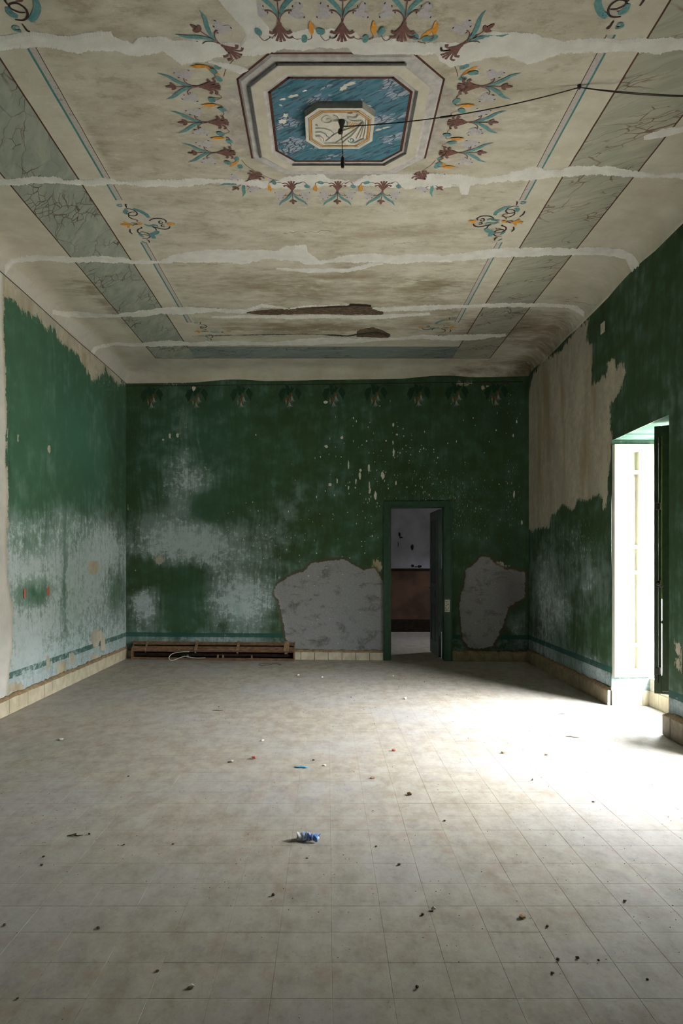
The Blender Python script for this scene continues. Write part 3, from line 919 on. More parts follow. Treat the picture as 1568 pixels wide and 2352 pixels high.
def recess(n, y0, y1):
    label = ('open tall window in a deep recess with white panelled shutter and dark green casement',
             'tall window in the nearer recess of the dark green wall')[n - 1]
    root = empty('window_%d' % n, (0, 0, 0))
    tag(root, label, 'window', None, 'structure')
    xa, xb = xr(y1), xr(y0)
    XO = 3.44
    pv = lambda P: dict(pale=.25 + .45 * np.exp(-((P[:, 1] - .22) / .12) ** 2), tone=np.full(len(P), .5))
    patch('reveal', [(xa, y1, 0), (XO, y1, 0), (XO, y1, WZ), (xa, y1, WZ)], 16, 60, root, pv)
    patch('reveal', [(XO, y0, 0), (xb, y0, 0), (xb, y0, WZ), (XO, y0, WZ)], 16, 60, root, pv)
    patch('soffit', [(xa, y1, WZ), (XO, y1, WZ), (XO, y0, WZ), (xb, y0, WZ)], 16, 24, root, lambda P: dict(pale=np.full(len(P), .2), tone=np.full(len(P), 1.)))
    # crack in the soffit
    pts = [Vector((xa + .02 + .14 * t_ + random.uniform(-.008, .008), y1 - .03 - (y1 - y0 - .1) * t_, WZ - .0015)) for t_ in np.linspace(0, 1, 28)]
    v, f = [], []
    for i, q in enumerate(pts):
        w = random.uniform(.0012, .003)
        v += [q + Vector((w, 0, 0)), q - Vector((w, 0, 0))]
        if i: f.append((2*i-2, 2*i-1, 2*i+1, 2*i))
    mesh_obj('crack', v, f, M['wire'], root)
    # low parapet under the window
    par = MB(); par.box(XP, XO, y0, y1, 0, .27); par.build('parapet', M['whitepl'], root)
    # frame
    fm = MB()
    z0, z1 = .27, WZ - .02
    fm.box(XW, XW + .07, y0, y0 + .05, z0, WZ, 0, .004); fm.box(XW, XW + .07, y1 - .05, y1, z0, WZ, 0, .004)
    fm.box(XW, XW + .07, y0 + .05, y1 - .05, z1 - .05, WZ, 0, .004); fm.box(XW, XW + .07, y0 + .05, y1 - .05, z0, z0 + .04, 0, .004)
    fm.build('window_frame', M['wingreen'], root)
    # leaves and shutter
    casement(root, (XW - .01, y0 + .07), (2.842, y0 + .345), .285, 2.6)
    shutter(root, y1 - .067, xa + .004, 3.21, .29, 2.585)
    # skirting tiles inside the recess
    w = Wall((XP, y1), (xa, y1))
    th = .012
    mt = M['skirt']
    u = 0
    edges = [0, .075, .265, w.L + .0]
    for a, b in zip(edges[:-1], edges[1:]):
        t_ = MB(); t_.box(-(b-a)/2 + .002, (b-a)/2 - .002, 0, th, -.075, .075, 0, .003)
        o = t_.build('skirting_tile', mt, root); o.location = w.at((a+b)/2, .075, .0); o.rotation_euler = (0, 0, math.atan2(w.u.y, w.u.x))
    w = Wall((XP, y0), (XP, y1))
    k = 6
    for i in range(k):
        a, b = w.L * i / k, w.L * (i + 1) / k
        t_ = MB(); t_.box(-(b-a)/2 + .002, (b-a)/2 - .002, 0, th, -.075, .075, 0, .003)
        o = t_.build('skirting_tile', mt, root); o.location = w.at((a+b)/2, .075, .0); o.rotation_euler = (0, 0, math.atan2(w.u.y, w.u.x))
    w = Wall((xb, y0), (XP, y0))
    for a, b in ((-.035, .19), (.19, .36)):
        t_ = MB(); t_.box(-(b-a)/2 + .002, (b-a)/2 - .002, 0, .05, -.085, .085, 0, .008)
        o = t_.build('skirting_tile', M['skirtdirty'], root); o.location = w.at((a+b)/2, .085, .0); o.rotation_euler = (0, 0, math.atan2(w.u.y, w.u.x))
    return root
for n, (a, b) in enumerate(WIN_Y): recess(n + 1, a, b)
# recess floor continues under the tiles; outside: outer skin of the wall and paved street
osk = MB()
ysk = [YF - .2, WIN_Y[1][0], WIN_Y[1][1], WIN_Y[0][0], WIN_Y[0][1], 10.4]
for a, b in ((0, 1), (2, 3), (4, 5)): osk.box(3.40, 3.46, ysk[a], ysk[b], -.3, 4.6)
for a, b in ((1, 2), (3, 4)):
    osk.box(3.40, 3.46, ysk[a], ysk[b], WZ, 4.6); osk.box(3.40, 3.46, ysk[a], ysk[b], -.3, .27)
o = osk.build('wall_outer', M['whitepl'])
tag(o, 'outer face of the thick wall behind the window recesses', 'wall', None, 'structure')
o = mesh_obj('ground', [(3.5, -30, -.9), (60, -30, -.9), (60, 45, -.9), (3.5, 45, -.9)], [(0, 1, 2, 3)], M['ground'])
tag(o, 'pale paved ground outside the windows', 'ground', None, 'structure')

fc = MB()  # unseen house, added to block low sky light from the windows
fc.box(11.0, 16.0, -26, 40, -.9, 4.5)
fc.box(10.85, 11.0, -26, 40, 4.4, 4.6)
added_facade = fc.build('added_house', M['added_facade'])
tag(added_facade, 'plain grey-rendered house added unseen across the street to block low sky light', 'house', None, 'structure')
for k in range(14):
    y_ = -22 + k * 4.2
    for z_ in (.1, 2.6):
        w_ = MB(); w_.box(10.96, 11.0, y_, y_ + 1.2, z_, z_ + 1.7, 0, .01); w_.build('closed_shutter', M['wingreen'], added_facade)

# ------------------------------------------------------------------ doorway, door leaf and the room beyond
door = empty('door_1')
tag(door, 'dark green framed doorway in the far wall with its panelled leaf swung open', 'door', None, 'structure')
u0, u1, _, dz = DOOR
ou0, ou1 = W_BACK.uz(1038, 1300)[0], W_BACK.uz(880, 1300)[0]
WT = .26
def wbox(mb, ua, ub, za, zb, oa, ob, bev=.004, m=0):
    """box in back-wall coordinates; offsets along the wall normal (positive = into the room)"""
    R = Matrix.Translation(W_BACK.p0) @ Matrix((( W_BACK.u.x, W_BACK.n.x, 0, 0), (W_BACK.u.y, W_BACK.n.y, 0, 0), (0, 0, 1, 0), (0, 0, 0, 1)))
    mb.box(ua, ub, oa, ob, za, zb, m, bev, R)
for a, b, za, zb in ((ou0, u0, 0, dz + .075), (u1, ou1, 0, dz + .075), (u0, u1, dz, dz + .075)):
    mb = MB(); wbox(mb, a, b, za, zb, -.01, .028)
    if zb - za > 1: wbox(mb, a + .012, a + .03, za, zb - .02, .026, .036); wbox(mb, b - .022, b - .008, za, zb - .02, .026, .034)
    mb.build('architrave', M['doorgreen'], door)
for a, b, za, zb in ((u0 - .02, u0 + .012, 0, dz), (u1 - .012, u1 + .02, 0, dz), (u0, u1, dz - .012, dz + .02)):
    mb = MB(); wbox(mb, a, b, za, zb, -WT, -.012); mb.build('door_lining', M['doorgreen'], door)
# leaf: hinged on the side of the dark corner, swung into the room beyond
hx, hy = W_BACK.at(u0 + .02, 0, -WT + .02).xy
leaf_root = empty('door_leaf', (hx, hy, 0), door)
leaf_root.rotation_euler = (0, 0, math.radians(91.0))
LW, LH = .74, dz - .03
lf = MB()
lf.box(0, LW, 0, .03, .015, LH, 0, .002); lf.build('leaf_board', M['leafgrey'], leaf_root)
fr = MB()
for a, b in ((0, .11), (LW - .11, LW), (.32, .42)): fr.box(a, b, .03, .042, .015, LH, 0, .003)
for za, zb in ((.015, .22), (.78, .90), (1.0, 1.1), (LH - .14, LH)): fr.box(.11, LW - .11, .03, .042, za, zb, 0, .003)
fr.build('leaf_rail', M['leafgrey'], leaf_root)
hd = MB(); hd.tube([(LW - .06, .04, 1.02), (LW - .06, .075, 1.02), (LW - .15, .08, 1.02)], .008, 8); hd.build('door_handle', M['bakelite'], leaf_root)
# paper notice on the right architrave (upright strip of small print)
pu0, pv0 = W_BACK.uz(1020.5, 1405); pu1, pv1 = W_BACK.uz(1032, 1377)
lab = MB(); wbox(lab, pu1, pu0, pv0, pv1, .0365, .038, 0)
nt = lab.build('paper_label', M['paper'], door)
pr = MB()
pw, ph = abs(pu1 - pu0), pv1 - pv0
for k in range(7):
    zz = pv0 + ph * (.1 + .12 * k)
    for q in range(3):
        if (k, q) in ((3, 0), (4, 2), (2, 1)): continue
        a = pu1 + pw * (.30 + .22 * q) + random.uniform(-.002, .002)
        wbox(pr, a, a + pw * random.uniform(.08, .18), zz, zz + ph * random.uniform(.03, .09), .0380, .0385, 0)
wbox(pr, pu1 + pw * .2, pu1 + pw * .23, pv0 + ph * .25, pv1 - ph * .05, .0380, .0385, 0)
pr.build('print', M['ink2'], nt)

# room beyond the doorway
def wq(name, quad, mat, label, cat='wall'):
    o = mesh_obj(name, quad, [(0, 1, 2, 3)], mat)
    return tag(o, label, cat, None, 'structure')
BY0, BY1 = 9.9, 13.95
fb = MB(); fb.add([(-1.5, W_BACK.at(W_BACK.L - 1.5, 0).y - .03, -.001), (3.9, 9.6, -.001), (3.9, BY1, -.001), (-1.5, BY1, -.001)], [(0, 1, 2, 3)])
fb.build('floor_beyond', M['floor']); tag(bpy.data.objects['floor_beyond'], 'dusty floor of the room beyond the doorway', 'floor', None, 'structure')
zd = HC - (1309 - VY) / F * BY1
wq('wall_beyond', [(-1.5, BY1, zd), (3.9, BY1, zd), (3.9, BY1, 3.6), (-1.5, BY1, 3.6)], M['beyond_up'], 'grey upper wall seen through the doorway')
wq('wall_dado', [(-1.5, BY1 - .01, 0), (3.9, BY1 - .01, 0), (3.9, BY1 - .01, zd), (-1.5, BY1 - .01, zd)], M['beyond_low'], 'dark brown painted dado seen through the doorway')
tr = MB(); tr.box(-1.5, 3.9, BY1 - .03, BY1, zd - .02, zd + .03, 0, .004); o = tr.build('trim_1', M['rustdark']); tag(o, 'dark rail between grey wall and brown dado beyond the doorway', 'trim', None, 'structure')
sk = MB(); sk.box(-1.5, 3.9, BY1 - .03, BY1, 0, .26, 0, .004); o = sk.build('baseboard_beyond', M['rustdark']); tag(o, 'dark brown skirting of the room beyond the doorway', 'baseboard', None, 'structure')
wq('ceiling_beyond', [(-1.5, 10.3, 3.6), (3.9, 9.95, 3.6), (3.9, BY1, 3.6), (-1.5, BY1, 3.6)], M['whitepl'], 'ceiling of the room beyond the doorway', 'ceiling')
wq('wall_beyond', [(-1.5, 10.25, 0), (-1.5, BY1, 0), (-1.5, BY1, 3.6), (-1.5, 10.25, 3.6)], M['beyond_up'], 'side wall without window in the room beyond the doorway')
rb = MB()
for ya, yb, za, zb in ((9.7, 11.8, 0, 3.6), (12.1, BY1, 0, 3.6), (11.8, 12.1, 0, 1.7), (11.8, 12.1, 2.3, 3.6)): rb.box(3.82, 3.9, ya, yb, za, zb)  # unseen opening, added to let a little sky light into this room
o = rb.build('wall_beyond', M['beyond_up']); tag(o, 'side wall of the room beyond the doorway with an added opening for dim sky light', 'wall', None, 'structure')
bk = MB()
for ua, ub, za, zb in ((-1.1, u0 - .0, 0, 3.6), (u1, W_BACK.L, 0, 3.6), (u0, u1, dz, 3.6)): wbox(bk, ua, ub, za, zb, -WT, -WT + .02, 0)
o = bk.build('wall_beyond', M['beyond_up']); tag(o, 'reverse side of the doorway wall', 'wall', None, 'structure')
# marks on the far grey wall
mk = MB()
def wall_mark(px, py, rx, ry, m=0):
    x, z = (px - VX) / F * BY1, HC + (VY - py) / F * BY1
    s_ = BY1 / F
    n_ = 9
    v = [(x + math.cos(k*2*math.pi/n_)*rx*s_*random.uniform(.7, 1.2), BY1 - .035 if py > 1309 else BY1 - .004, z + math.sin(k*2*math.pi/n_)*ry*s_*random.uniform(.7, 1.2)) for k in range(n_)]
    mk.add(v, [tuple(range(n_))], m)
wall_mark(946.5, 1257, 4, 6.5); wall_mark(947, 1300, 4, 3.5); wall_mark(963, 1301, 5, 3.5); wall_mark(955, 1302, 4, 1.5); wall_mark(917, 1228, 2.5, 6); wall_mark(914, 1250, 1, 7); wall_mark(921, 1235, 4, 2)
mk.build('wall_hole', M['rustdark'], bpy.data.objects['wall_beyond'])

# ------------------------------------------------------------------ painted ornament on the ceiling
def catmull(pts, n=6):
    if len(pts) < 3: return [tuple(p) for p in pts]
    P = [np.array(p, float) for p in pts]
    P = [2*P[0] - P[1]] + P + [2*P[-1] - P[-2]]
    out = []
    for i in range(1, len(P) - 2):
        for k in range(n):
            t_ = k / n
            out.append(tuple(.5 * ((2*P[i]) + (P[i+1]-P[i-1])*t_ + (2*P[i-1]-5*P[i]+4*P[i+1]-P[i+2])*t_*t_ + (3*P[i]-P[i-1]-3*P[i+1]+P[i+2])*t_**3)))
    out.append(tuple(P[-2]))
    return out

class Deco:
    """flat painted shapes in a local 2-D frame, each layer a hair proud of the last"""
    def __init__(s, mats): s.mats = mats; s.mb = MB(); s.k = 0
    def _add(s, pts2, faces, m):
        s.k += 1
        s.mb.add([(x, y, s.k * .00012) for x, y in pts2], faces, s.mats.index(m))
    def stroke(s, pts, w, m, taper=True, n=6):
        c = catmull(pts, n)
        v, f = [], []
        for i, p in enumerate(c):
            a, b = c[max(i-1, 0)], c[min(i+1, len(c)-1)]
            dx, dy = b[0]-a[0], b[1]-a[1]
            L = math.hypot(dx, dy) or 1
            t_ = i / (len(c) - 1)
            ww = w * (.35 + .65 * math.sin(math.pi * (.15 + .7*t_))) if taper else w
            if callable(taper): ww = w * taper(t_)
            v += [(p[0] - dy/L*ww/2, p[1] + dx/L*ww/2), (p[0] + dy/L*ww/2, p[1] - dx/L*ww/2)]
            if i: f.append((2*i-2, 2*i-1, 2*i+1, 2*i))
        s._add(v, f, m)
    def poly(s, pts, m):
        tr_ = tessellate_polygon([[Vector((x, y, 0)) for x, y in pts]])
        s._add(pts, tr_, m)
    def blob(s, cx, cy, rx, ry, m, lobes=0, n=18, amp=.18, rot=0.):
        ph = random.uniform(0, 6)
        pts = []
        for k in range(n):
            a = 2*math.pi*k/n
            r_ = 1 + amp*math.cos(lobes*a + ph) + random.uniform(-.06, .06)
            x, y = rx*r_*math.cos(a), ry*r_*math.sin(a)
            pts.append((cx + x*math.cos(rot) - y*math.sin(rot), cy + x*math.sin(rot) + y*math.cos(rot)))
        s.poly(pts, m)
    def build(s, name, parent, frame):
        o = s.mb.build(name, [M[k] for k in s.mats], parent)
        o.matrix_local = frame
        return o

def ceil_frame(x, y, ang, flip=1):
    """local x -> direction ang on the ceiling, local z -> downwards"""
    ux = Vector((math.cos(ang), math.sin(ang), 0)); uz_ = Vector((0, 0, -1)); uy = uz_.cross(ux)
    R = Matrix((ux, uy, uz_)).transposed().to_4x4()
    return Matrix.Translation((x, y, ZC - .0012)) @ R

DM = ['brownpaint', 'teal', 'orange', 'lilacflower', 'ink']
def sprig(var=0, tail=True):
    d = Deco(DM)
    for s in (1, -1):
        for c in ((.058, .085, .034, .028), (.098, .105, .026, .022), (.04, .118, .024, .02)):
            d.blob(c[0], s*c[1], c[2], c[3], 'lilacflower', 3, 16, .15)
        for c in ((.03, .132, .3), (.118, .112, -.4), (.06, .055, .2), (.1, .075, .2)):
            d.blob(c[0], s*c[1], .0075, .0038, 'ink', 0, 8, 0, s*c[2])
    for s in (1, -1):
        d.stroke([(.035, s*.004), (.085, s*.022), (.13, s*.055), (.165, s*.088), (.215, s*.112)], .020, 'teal', lambda t_: .25 + 1.0*math.sin(math.pi*min(1, t_*1.05))**.8)
        d.stroke([(.0, s*.002), (.04, s*.012), (.07, s*.04), (.072, s*.07)], .0075, 'brownpaint', lambda t_: .55 + .6*t_)
    d.stroke([(0, 0), (.07, 0), (.135, 0)], .006, 'brownpaint', False)
    for a, l in ((0, .06), (.75, .036), (-.75, .036)):
        d.blob(.135 + l*.5*math.cos(a), l*.6*math.sin(a), l*.55, .011, 'brownpaint', 0, 12, 0, a)
    # acanthus calyx towards the medallion
    d.blob(-.012, 0, .013, .011, 'brownpaint')
    for s in (1, -1):
        d.stroke([(-.015, s*.004), (-.05, s*.022), (-.075, s*.04), (-.062, s*.062)], .016, 'brownpaint', lambda t_: .7 + .5*t_)
        d.stroke([(-.018, s*.003), (-.07, s*.018), (-.105, s*.042), (-.098, s*.068)], .014, 'brownpaint', lambda t_: .7 + .4*t_)
        d.stroke([(-.02, s*.002), (-.08, s*.008), (-.13, s*.022)], .012, 'brownpaint', lambda t_: .6 + .7*t_)
    d.stroke([(-.02, 0), (-.08, 0), (-.135, 0)], .013, 'brownpaint', lambda t_: .6 + .6*t_)
    if tail:
        # tendril to the next sprig, heart leaves and a bud
        d.stroke([(-.1, -.06), (-.115, -.085), (-.112, -.11)], .005, 'brownpaint', False)
        d.blob(-.112, -.128, .024, .02, 'teal', 2, 14, .2)
        d.stroke([(-.118, -.145), (-.11, -.165), (-.085, -.168)], .005, 'brownpaint', False)
        d.poly([(-.09, -.168), (-.065, -.157), (-.035, -.153), (.0, -.158), (.012, -.166), (-.02, -.172), (.0, -.178), (-.04, -.182), (-.07, -.178)], 'orange')
        d.stroke([(-.11, .062), (-.125, .09), (-.095, .112), (-.075, .112)], .0045, 'brownpaint', False)
        d.blob(-.062, .115, .026, .02, 'teal', 2, 14, .18)
    return d

CXM, CYM = .077, 4.385
orn = empty('ceiling_ornament', (0, 0, 0), ceiling)
for k, off in enumerate((-.33, 0, .325)):
    sprig().build('painted_sprig', orn, ceil_frame(CXM - .845, CYM + off, math.pi))
    sprig().build('painted_sprig', orn, ceil_frame(CXM + .825, CYM + off, 0))
    sprig().build('painted_sprig', orn, ceil_frame(CXM + off, CYM - .815, -math.pi/2))
    sprig().build('painted_sprig', orn, ceil_frame(CXM + off*1.05, CYM + .805, math.pi/2))
for sx_, sy_ in ((-1, 1), (1, 1), (-1, -1), (1, -1)):
    sprig(1, False).build('painted_sprig', orn, ceil_frame(CXM + sx_*.66, CYM + sy_*.66, math.atan2(sy_, sx_)))
    d = Deco(DM)
    for s in (-1, 1):
        d.stroke([(-.12, s*.04), (-.13, s*.12), (-.16, s*.19)], .005, 'brownpaint', False)
        d.blob(-.09, s*.15, .026, .02, 'teal', 2, 14, .2); d.blob(-.15, s*.225, .024, .02, 'teal', 2, 14, .2)
        d.poly([(-.14, s*.195), (-.1, s*.185), (-.05, s*.19), (-.03, s*.2), (-.08, s*.212), (-.12, s*.208)], 'orange')
    d.build('painted_tendril', orn, ceil_frame(CXM + sx_*.66, CYM + sy_*.66, math.atan2(sy_, sx_)))

# stripe ornament traced once (right, far side), then mirrored to the other places
def zc(x, y): 
    X, Y = on_ceil(x/7.84 + 1060, y/7.84 + 440)
    return (X - 1.437, Y - 5.66)
OS = [('ink', .011, [(580, 480), (520, 445), (430, 435), (340, 445), (280, 480), (285, 515)]), ('ink', .009, [(345, 490), (375, 480), (405, 495), (395, 525), (350, 525), (340, 505)]),
      ('ink', .012, [(210, 580), (230, 615), (290, 632), (370, 625), (450, 605), (530, 580)]), ('ink', .009, [(300, 580), (330, 585), (365, 575), (350, 550), (310, 560)]),
      ('ink', .009, [(1030, 265), (950, 260), (880, 275), (820, 310), (795, 350), (830, 385), (900, 385), (950, 370), (955, 345), (900, 320), (830, 320)]),
      ('ink', .009, [(955, 375), (940, 410), (880, 445), (810, 460)]), ('brownpaint', .010, [(830, 400), (760, 405), (735, 430), (770, 450), (810, 485)]),
      ('ink', .010, [(1135, 345), (1110, 400), (1045, 450)]), ('ink', .008, [(740, 530), (830, 525), (920, 515)]), ('ink', .008, [(750, 545), (840, 545), (890, 565)]),
      ('ink', .009, [(455, 650), (480, 610), (540, 590)]), ('ink', .009, [(735, 590), (720, 610), (780, 630), (800, 660), (775, 700), (700, 730), (560, 745)]),
      ('ink', .009, [(720, 800), (620, 795), (570, 755), (610, 710), (700, 680), (770, 690)]), ('brownpaint', .009, [(610, 650), (640, 670), (700, 660)]), ('ink', .010, [(935, 630), (935, 680), (895, 720)]),
      ('teal', .026, [(590, 420), (640, 360), (770, 290), (870, 260)]), ('teal', .024, [(960, 290), (1010, 310), (985, 360)]), ('teal', .016, [(450, 510), (530, 485), (580, 510), (680, 510)]),
      ('teal', .016, [(420, 580), (480, 555), (580, 570), (670, 540)]), ('teal', .034, [(430, 660), (470, 700), (540, 730), (500, 800)]), ('teal', .018, [(780, 710), (740, 740), (690, 770)]),
      ('teal', .010, [(1060, 205), (1100, 215), (1150, 190), (1100, 175), (1075, 190)]), ('orange', .022, [(115, 530), (180, 525), (250, 520)]), ('orange', .016, [(180, 555), (215, 545), (250, 520)]),
      ('orange', .024, [(720, 540), (760, 530), (800, 520)]), ('orange', .020, [(890, 545), (1000, 545), (1105, 540)]), ('orange', .018, [(1050, 490), (985, 530), (960, 560), (970, 600)]),
      ('ink', .009, [(640, 815), (600, 840), (590, 875)]), ('teal', .010, [(650, 880), (700, 860), (730, 845)]), ('ink', .008, [(975, 175), (1000, 180), (985, 235)]), ('brownpaint', .012, [(800, 455), (800, 490)])]
def stripe_orn(x, y, mx, my, keep=1.0, ink_off=0):
    d = Deco(DM)
    for m_, w, pts in OS:
        if random.random() > keep: continue
        d.stroke([(mx*a, -my*b) for a, b in (zc(*q) for q in pts)], w * 1.45, m_)
    d.build('painted_scroll', orn, ceil_frame(x, y, 0))
stripe_orn(1.437, 5.66, 1, 1)
stripe_orn(-1.545, 5.70, -1, 1, .85)
stripe_orn(1.437, 3.30, 1, -1)
stripe_orn(-1.545, 3.32, -1, -1)
stripe_orn(-1.45, 8.35, -1, 1, .5)
stripe_orn(1.36, 8.2, 1, 1, .45)

# straight painted bands: lines and marbling
def ceil_strip(name, x0, x1, y0, y1, mat, lay=1, slope=0.):
    n_ = max(1, int((y1 - y0) / .1))
    v, f = [], []
    for i in range(n_ + 1):
        y = y0 + (y1 - y0) * i / n_
        j = random.uniform(-.0012, .0012) if (x1 - x0) < .05 else 0
        v += [(x0 + j + slope*(y - y0), y, ZC - .0004*lay), (x1 + j + slope*(y - y0), y, ZC - .0004*lay)]
        if i: f.append((2*i-2, 2*i, 2*i+1, 2*i-1))
    return mesh_obj(name, v, f, mat, orn)
ceil_strip('marbled_band', -2.375, -1.835, -.2, 9.45, M['marble_l'], 1)
ceil_strip('marbled_band', 1.728, 2.243, -.2, 9.45, M['marble_r'], 1)
ceil_strip('marbled_band', -1.835, 1.728, 8.96, 9.45, M['marble_b'], 1)
for x in (-2.385, -1.845, 1.718, 2.238): ceil_strip('band_outline', x + .002, x + .013, -.2, 9.0 if x in (-1.845, 1.718) else 9.46, M['brownline'], 2)
for y in (8.95, 9.445):
    ceil_strip('band_outline', -1.84 if y < 9 else -2.38, 1.73 if y < 9 else 2.25, y, y + .011, M['brownline'], 2)
for ya, yb in ((3.66, 5.33), (6.03, 8.05), (1.2, 2.9)):
    ceil_strip('grey_stripe', -1.65, -1.602, ya, yb, M['greystripe'], 1); ceil_strip('stripe_line', -1.655, -1.641, ya, yb, M['tealline'], 2); ceil_strip('stripe_line', -1.605, -1.600, ya, yb, M['brownline'], 2)
    ceil_strip('grey_stripe', 1.495, 1.545, ya, yb, M['greystripe'], 1); ceil_strip('stripe_line', 1.535, 1.547, ya, yb, M['tealline'], 2); ceil_strip('stripe_line', 1.494, 1.499, ya, yb, M['brownline'], 2)

# ------------------------------------------------------------------ medallion
def octo(hx, hy, cut): return [(-hx+cut, -hy), (hx-cut, -hy), (hx, -hy+cut), (hx, hy-cut), (hx-cut, hy), (-hx+cut, hy), (-hx, hy-cut), (-hx, -hy+cut)]
med = empty('ceiling_medallion', (CXM, CYM, ZC), ceiling)
def ring(name, o_, i_, zo, zi, mat, par=med):
    v = [(x, y, -zo) for x, y in o_] + [(x, y, -zi) for x, y in i_]
    f = [(k, k+8, (k+1) % 8 + 8, (k+1) % 8) for k in range(8)]
    return mesh_obj(name, v, f, mat, par)
O = {r_: octo(r_, r_ - .012, c_) for r_, c_ in ((.60, .20), (.585, .195), (.545, .18), (.53, .175), (.46, .135), (.445, .13), (.425, .122))}
ring('outer_moulding', O[.60], O[.585], .0, .008, M['lilac']); ring('outer_moulding', O[.585], O[.545], .008, .010, M['lilac'])
ring('middle_moulding', O[.545], O[.53], .010, .018, M['lilac']); ring('cream_moulding', O[.53], O[.46], .018, .018, M['cream'])
ring('inner_moulding', O[.46], O[.445], .018, .010, M['lilac']); ring('inner_moulding', O[.445], O[.425], .010, .008, M['lilac'])
mb = MB(); mb.add([(x, y, -.008) for x, y in O[.425]], [tuple(range(7, -1, -1))]); mb.build('blue_marble_panel', M['blue'], med)
def oct_line(name, pts, w, z, mat, segs=range(8)):
    v, f = [], []
    for k in segs:
        a, b = Vector(pts[k]), Vector(pts[(k+1) % 8])
        d_ = (b - a).normalized(); n_ = Vector((-d_.y, d_.x)) * w / 2
        a2, b2 = a - d_*w*.3, b + d_*w*.3
        j = len(v)
        v += [(*(a2+n_), -z), (*(b2+n_), -z), (*(b2-n_), -z), (*(a2-n_), -z)]
        f.append((j, j+3, j+2, j+1))
    return mesh_obj(name, v, f, mat, med)
oct_line('brown_outline', O[.60], .021, .0012, M['brownline'], (0, 1, 2, 6, 7))
oct_line('dark_outline', octo(.543, .531, .179), .017, .0190, M['darkline'], (0, 6, 7))
oct_line('dark_outline', octo(.457, .445, .134), .015, .0190, M['darkline'], (2, 3, 4))
oct_line('brown_outline', O[.425], .018, .0092, M['brownline'], (0, 1, 2, 3, 4, 5, 6, 7))
# cream chips where the blue paint fell off
chp = MB()
for (px_, py_, rx_, ry_, an_) in ((802, 190, 22, 4, -.35), (790, 199, 12, 4, -.5), (649, 276, 12, 6, 0), (656, 262, 7, 6, .5), (672, 217, 16, 3.5, -.25), (650, 224, 8, 3, -.2), (885, 290, 12, 2.5, -.2), (868, 295, 8, 2.5, -.2), (842, 240, 12, 3.5, .2), (700, 205, 6, 2, -.3)):
    X_, Y_ = on_ceil(px_, py_)
    n_ = 14
    pl_ = []
    for k in range(n_):
        a_ = 2*math.pi*k/n_; q_ = random.uniform(.55, 1.15)
        dx_, dy_ = rx_*q_*math.cos(a_), ry_*q_*math.sin(a_)
        xx_, yy_ = on_ceil(px_ + dx_*math.cos(an_) - dy_*math.sin(an_), py_ + dx_*math.sin(an_) + dy_*math.cos(an_))
        pl_.append((xx_ - CXM, yy_ - CYM, -.0092))
    chp.add(pl_, [tuple(range(n_))])
chp.build('paint_chips', M['whitepl'], med)
# raised centre block
b0, b1 = octo(.222, .209, .085), octo(.218, .205, .083)
ZB = .008 + .040
v = [(x, y, -.007) for x, y in b0] + [(x, y, -ZB) for x, y in b1]
mesh_obj('centre_block', v, [(k, k+8, (k+1) % 8 + 8, (k+1) % 8) for k in range(8)] + [tuple(range(15, 7, -1))], [M['boxside'], M['whitepl']], med, [0]*8 + [1])
for r_, m_, w in ((.186, 'orange', .010), (.178, 'darkline', .003), (.196, 'darkline', .003)):
    oct_line('centre_outline', octo(r_, r_ - .012, .074), w, ZB + .0012, M[m_])
# moulded scrolls and shell in low relief
def mp(x, y):   # crop coordinates of the block -> local
    X, Y = (x / 8.25 + 690 - VX) / F, 0
    yy = F * (ZC - ZB - HC) / (VY - (y / 8.25 + 220))
    return X * yy - CXM, yy - CYM
rel = [('teal', .006, [(595, 470), (575, 415), (500, 370), (425, 410), (410, 460), (450, 500), (530, 505), (585, 475), (570, 430), (520, 430), (500, 450)]),
       ('darkline', .004, [(620, 360), (690, 380), (725, 440), (720, 490)]), ('teal', .005, [(830, 440), (880, 490), (885, 560), (850, 590)]),
       ('orange', .016, [(900, 400), (980, 415), (1060, 400), (1095, 350)]), ('darkline', .005, [(890, 320), (950, 320), (1000, 305)]),
       ('teal', .006, [(920, 435), (1010, 465), (1180, 460)]), ('darkline', .004, [(1190, 470), (1050, 560), (680, 700), (480, 850)]), ('darkline', .004, [(1190, 480), (1000, 650), (830, 770), (660, 885)]),
       ('teal', .012, [(1150, 530), (1000, 720), (900, 800), (800, 885)]), ('darkline', .004, [(1200, 500), (1130, 640), (1055, 800)]), ('teal', .009, [(1200, 570), (1170, 700), (1135, 790)]),
       ('darkline', .004, [(1240, 450), (1220, 640), (1190, 790)]), ('teal', .007, [(960, 840), (940, 820), (970, 800), (1010, 830), (980, 870), (920, 860), (900, 810), (960, 790), (1020, 820)]),
       ('teal', .006, [(940, 880), (1030, 880), (1110, 840), (1200, 800)]), ('teal', .007, [(280, 685), (380, 675), (470, 710), (510, 760), (560, 775)]), ('darkline', .004, [(280, 610), (420, 605), (560, 640), (650, 720)]),
       ('orange', .010, [(290, 765), (350, 770), (390, 800), (400, 845)]), ('darkline', .004, [(280, 745), (370, 745), (430, 790), (440, 850)]), ('darkline', .003, [(450, 890), (640, 885), (860, 890)]), ('teal', .006, [(285, 550), (310, 540), (325, 560)])]
d = Deco(['teal', 'orange', 'darkline', 'cream'])
for m_, w, pts in rel: d.stroke([(a, -b) for a, b in (mp(*q) for q in pts)], w, m_)
for i in range(5):
    for j in range(5 - i):
        a, b = mp(900 + 42*j + 20*i, 480 + 30*i + 8*j); d.blob(a, -b, .0055, .0045, 'orange', 0, 10, 0)
o = d.mb.build('painted_scrollwork', [M[k] for k in d.mats], med)
o.matrix_local = Matrix.Translation((0, 0, -ZB - .0042)) @ Matrix.Rotation(math.pi, 4, 'X')
rl = MB()
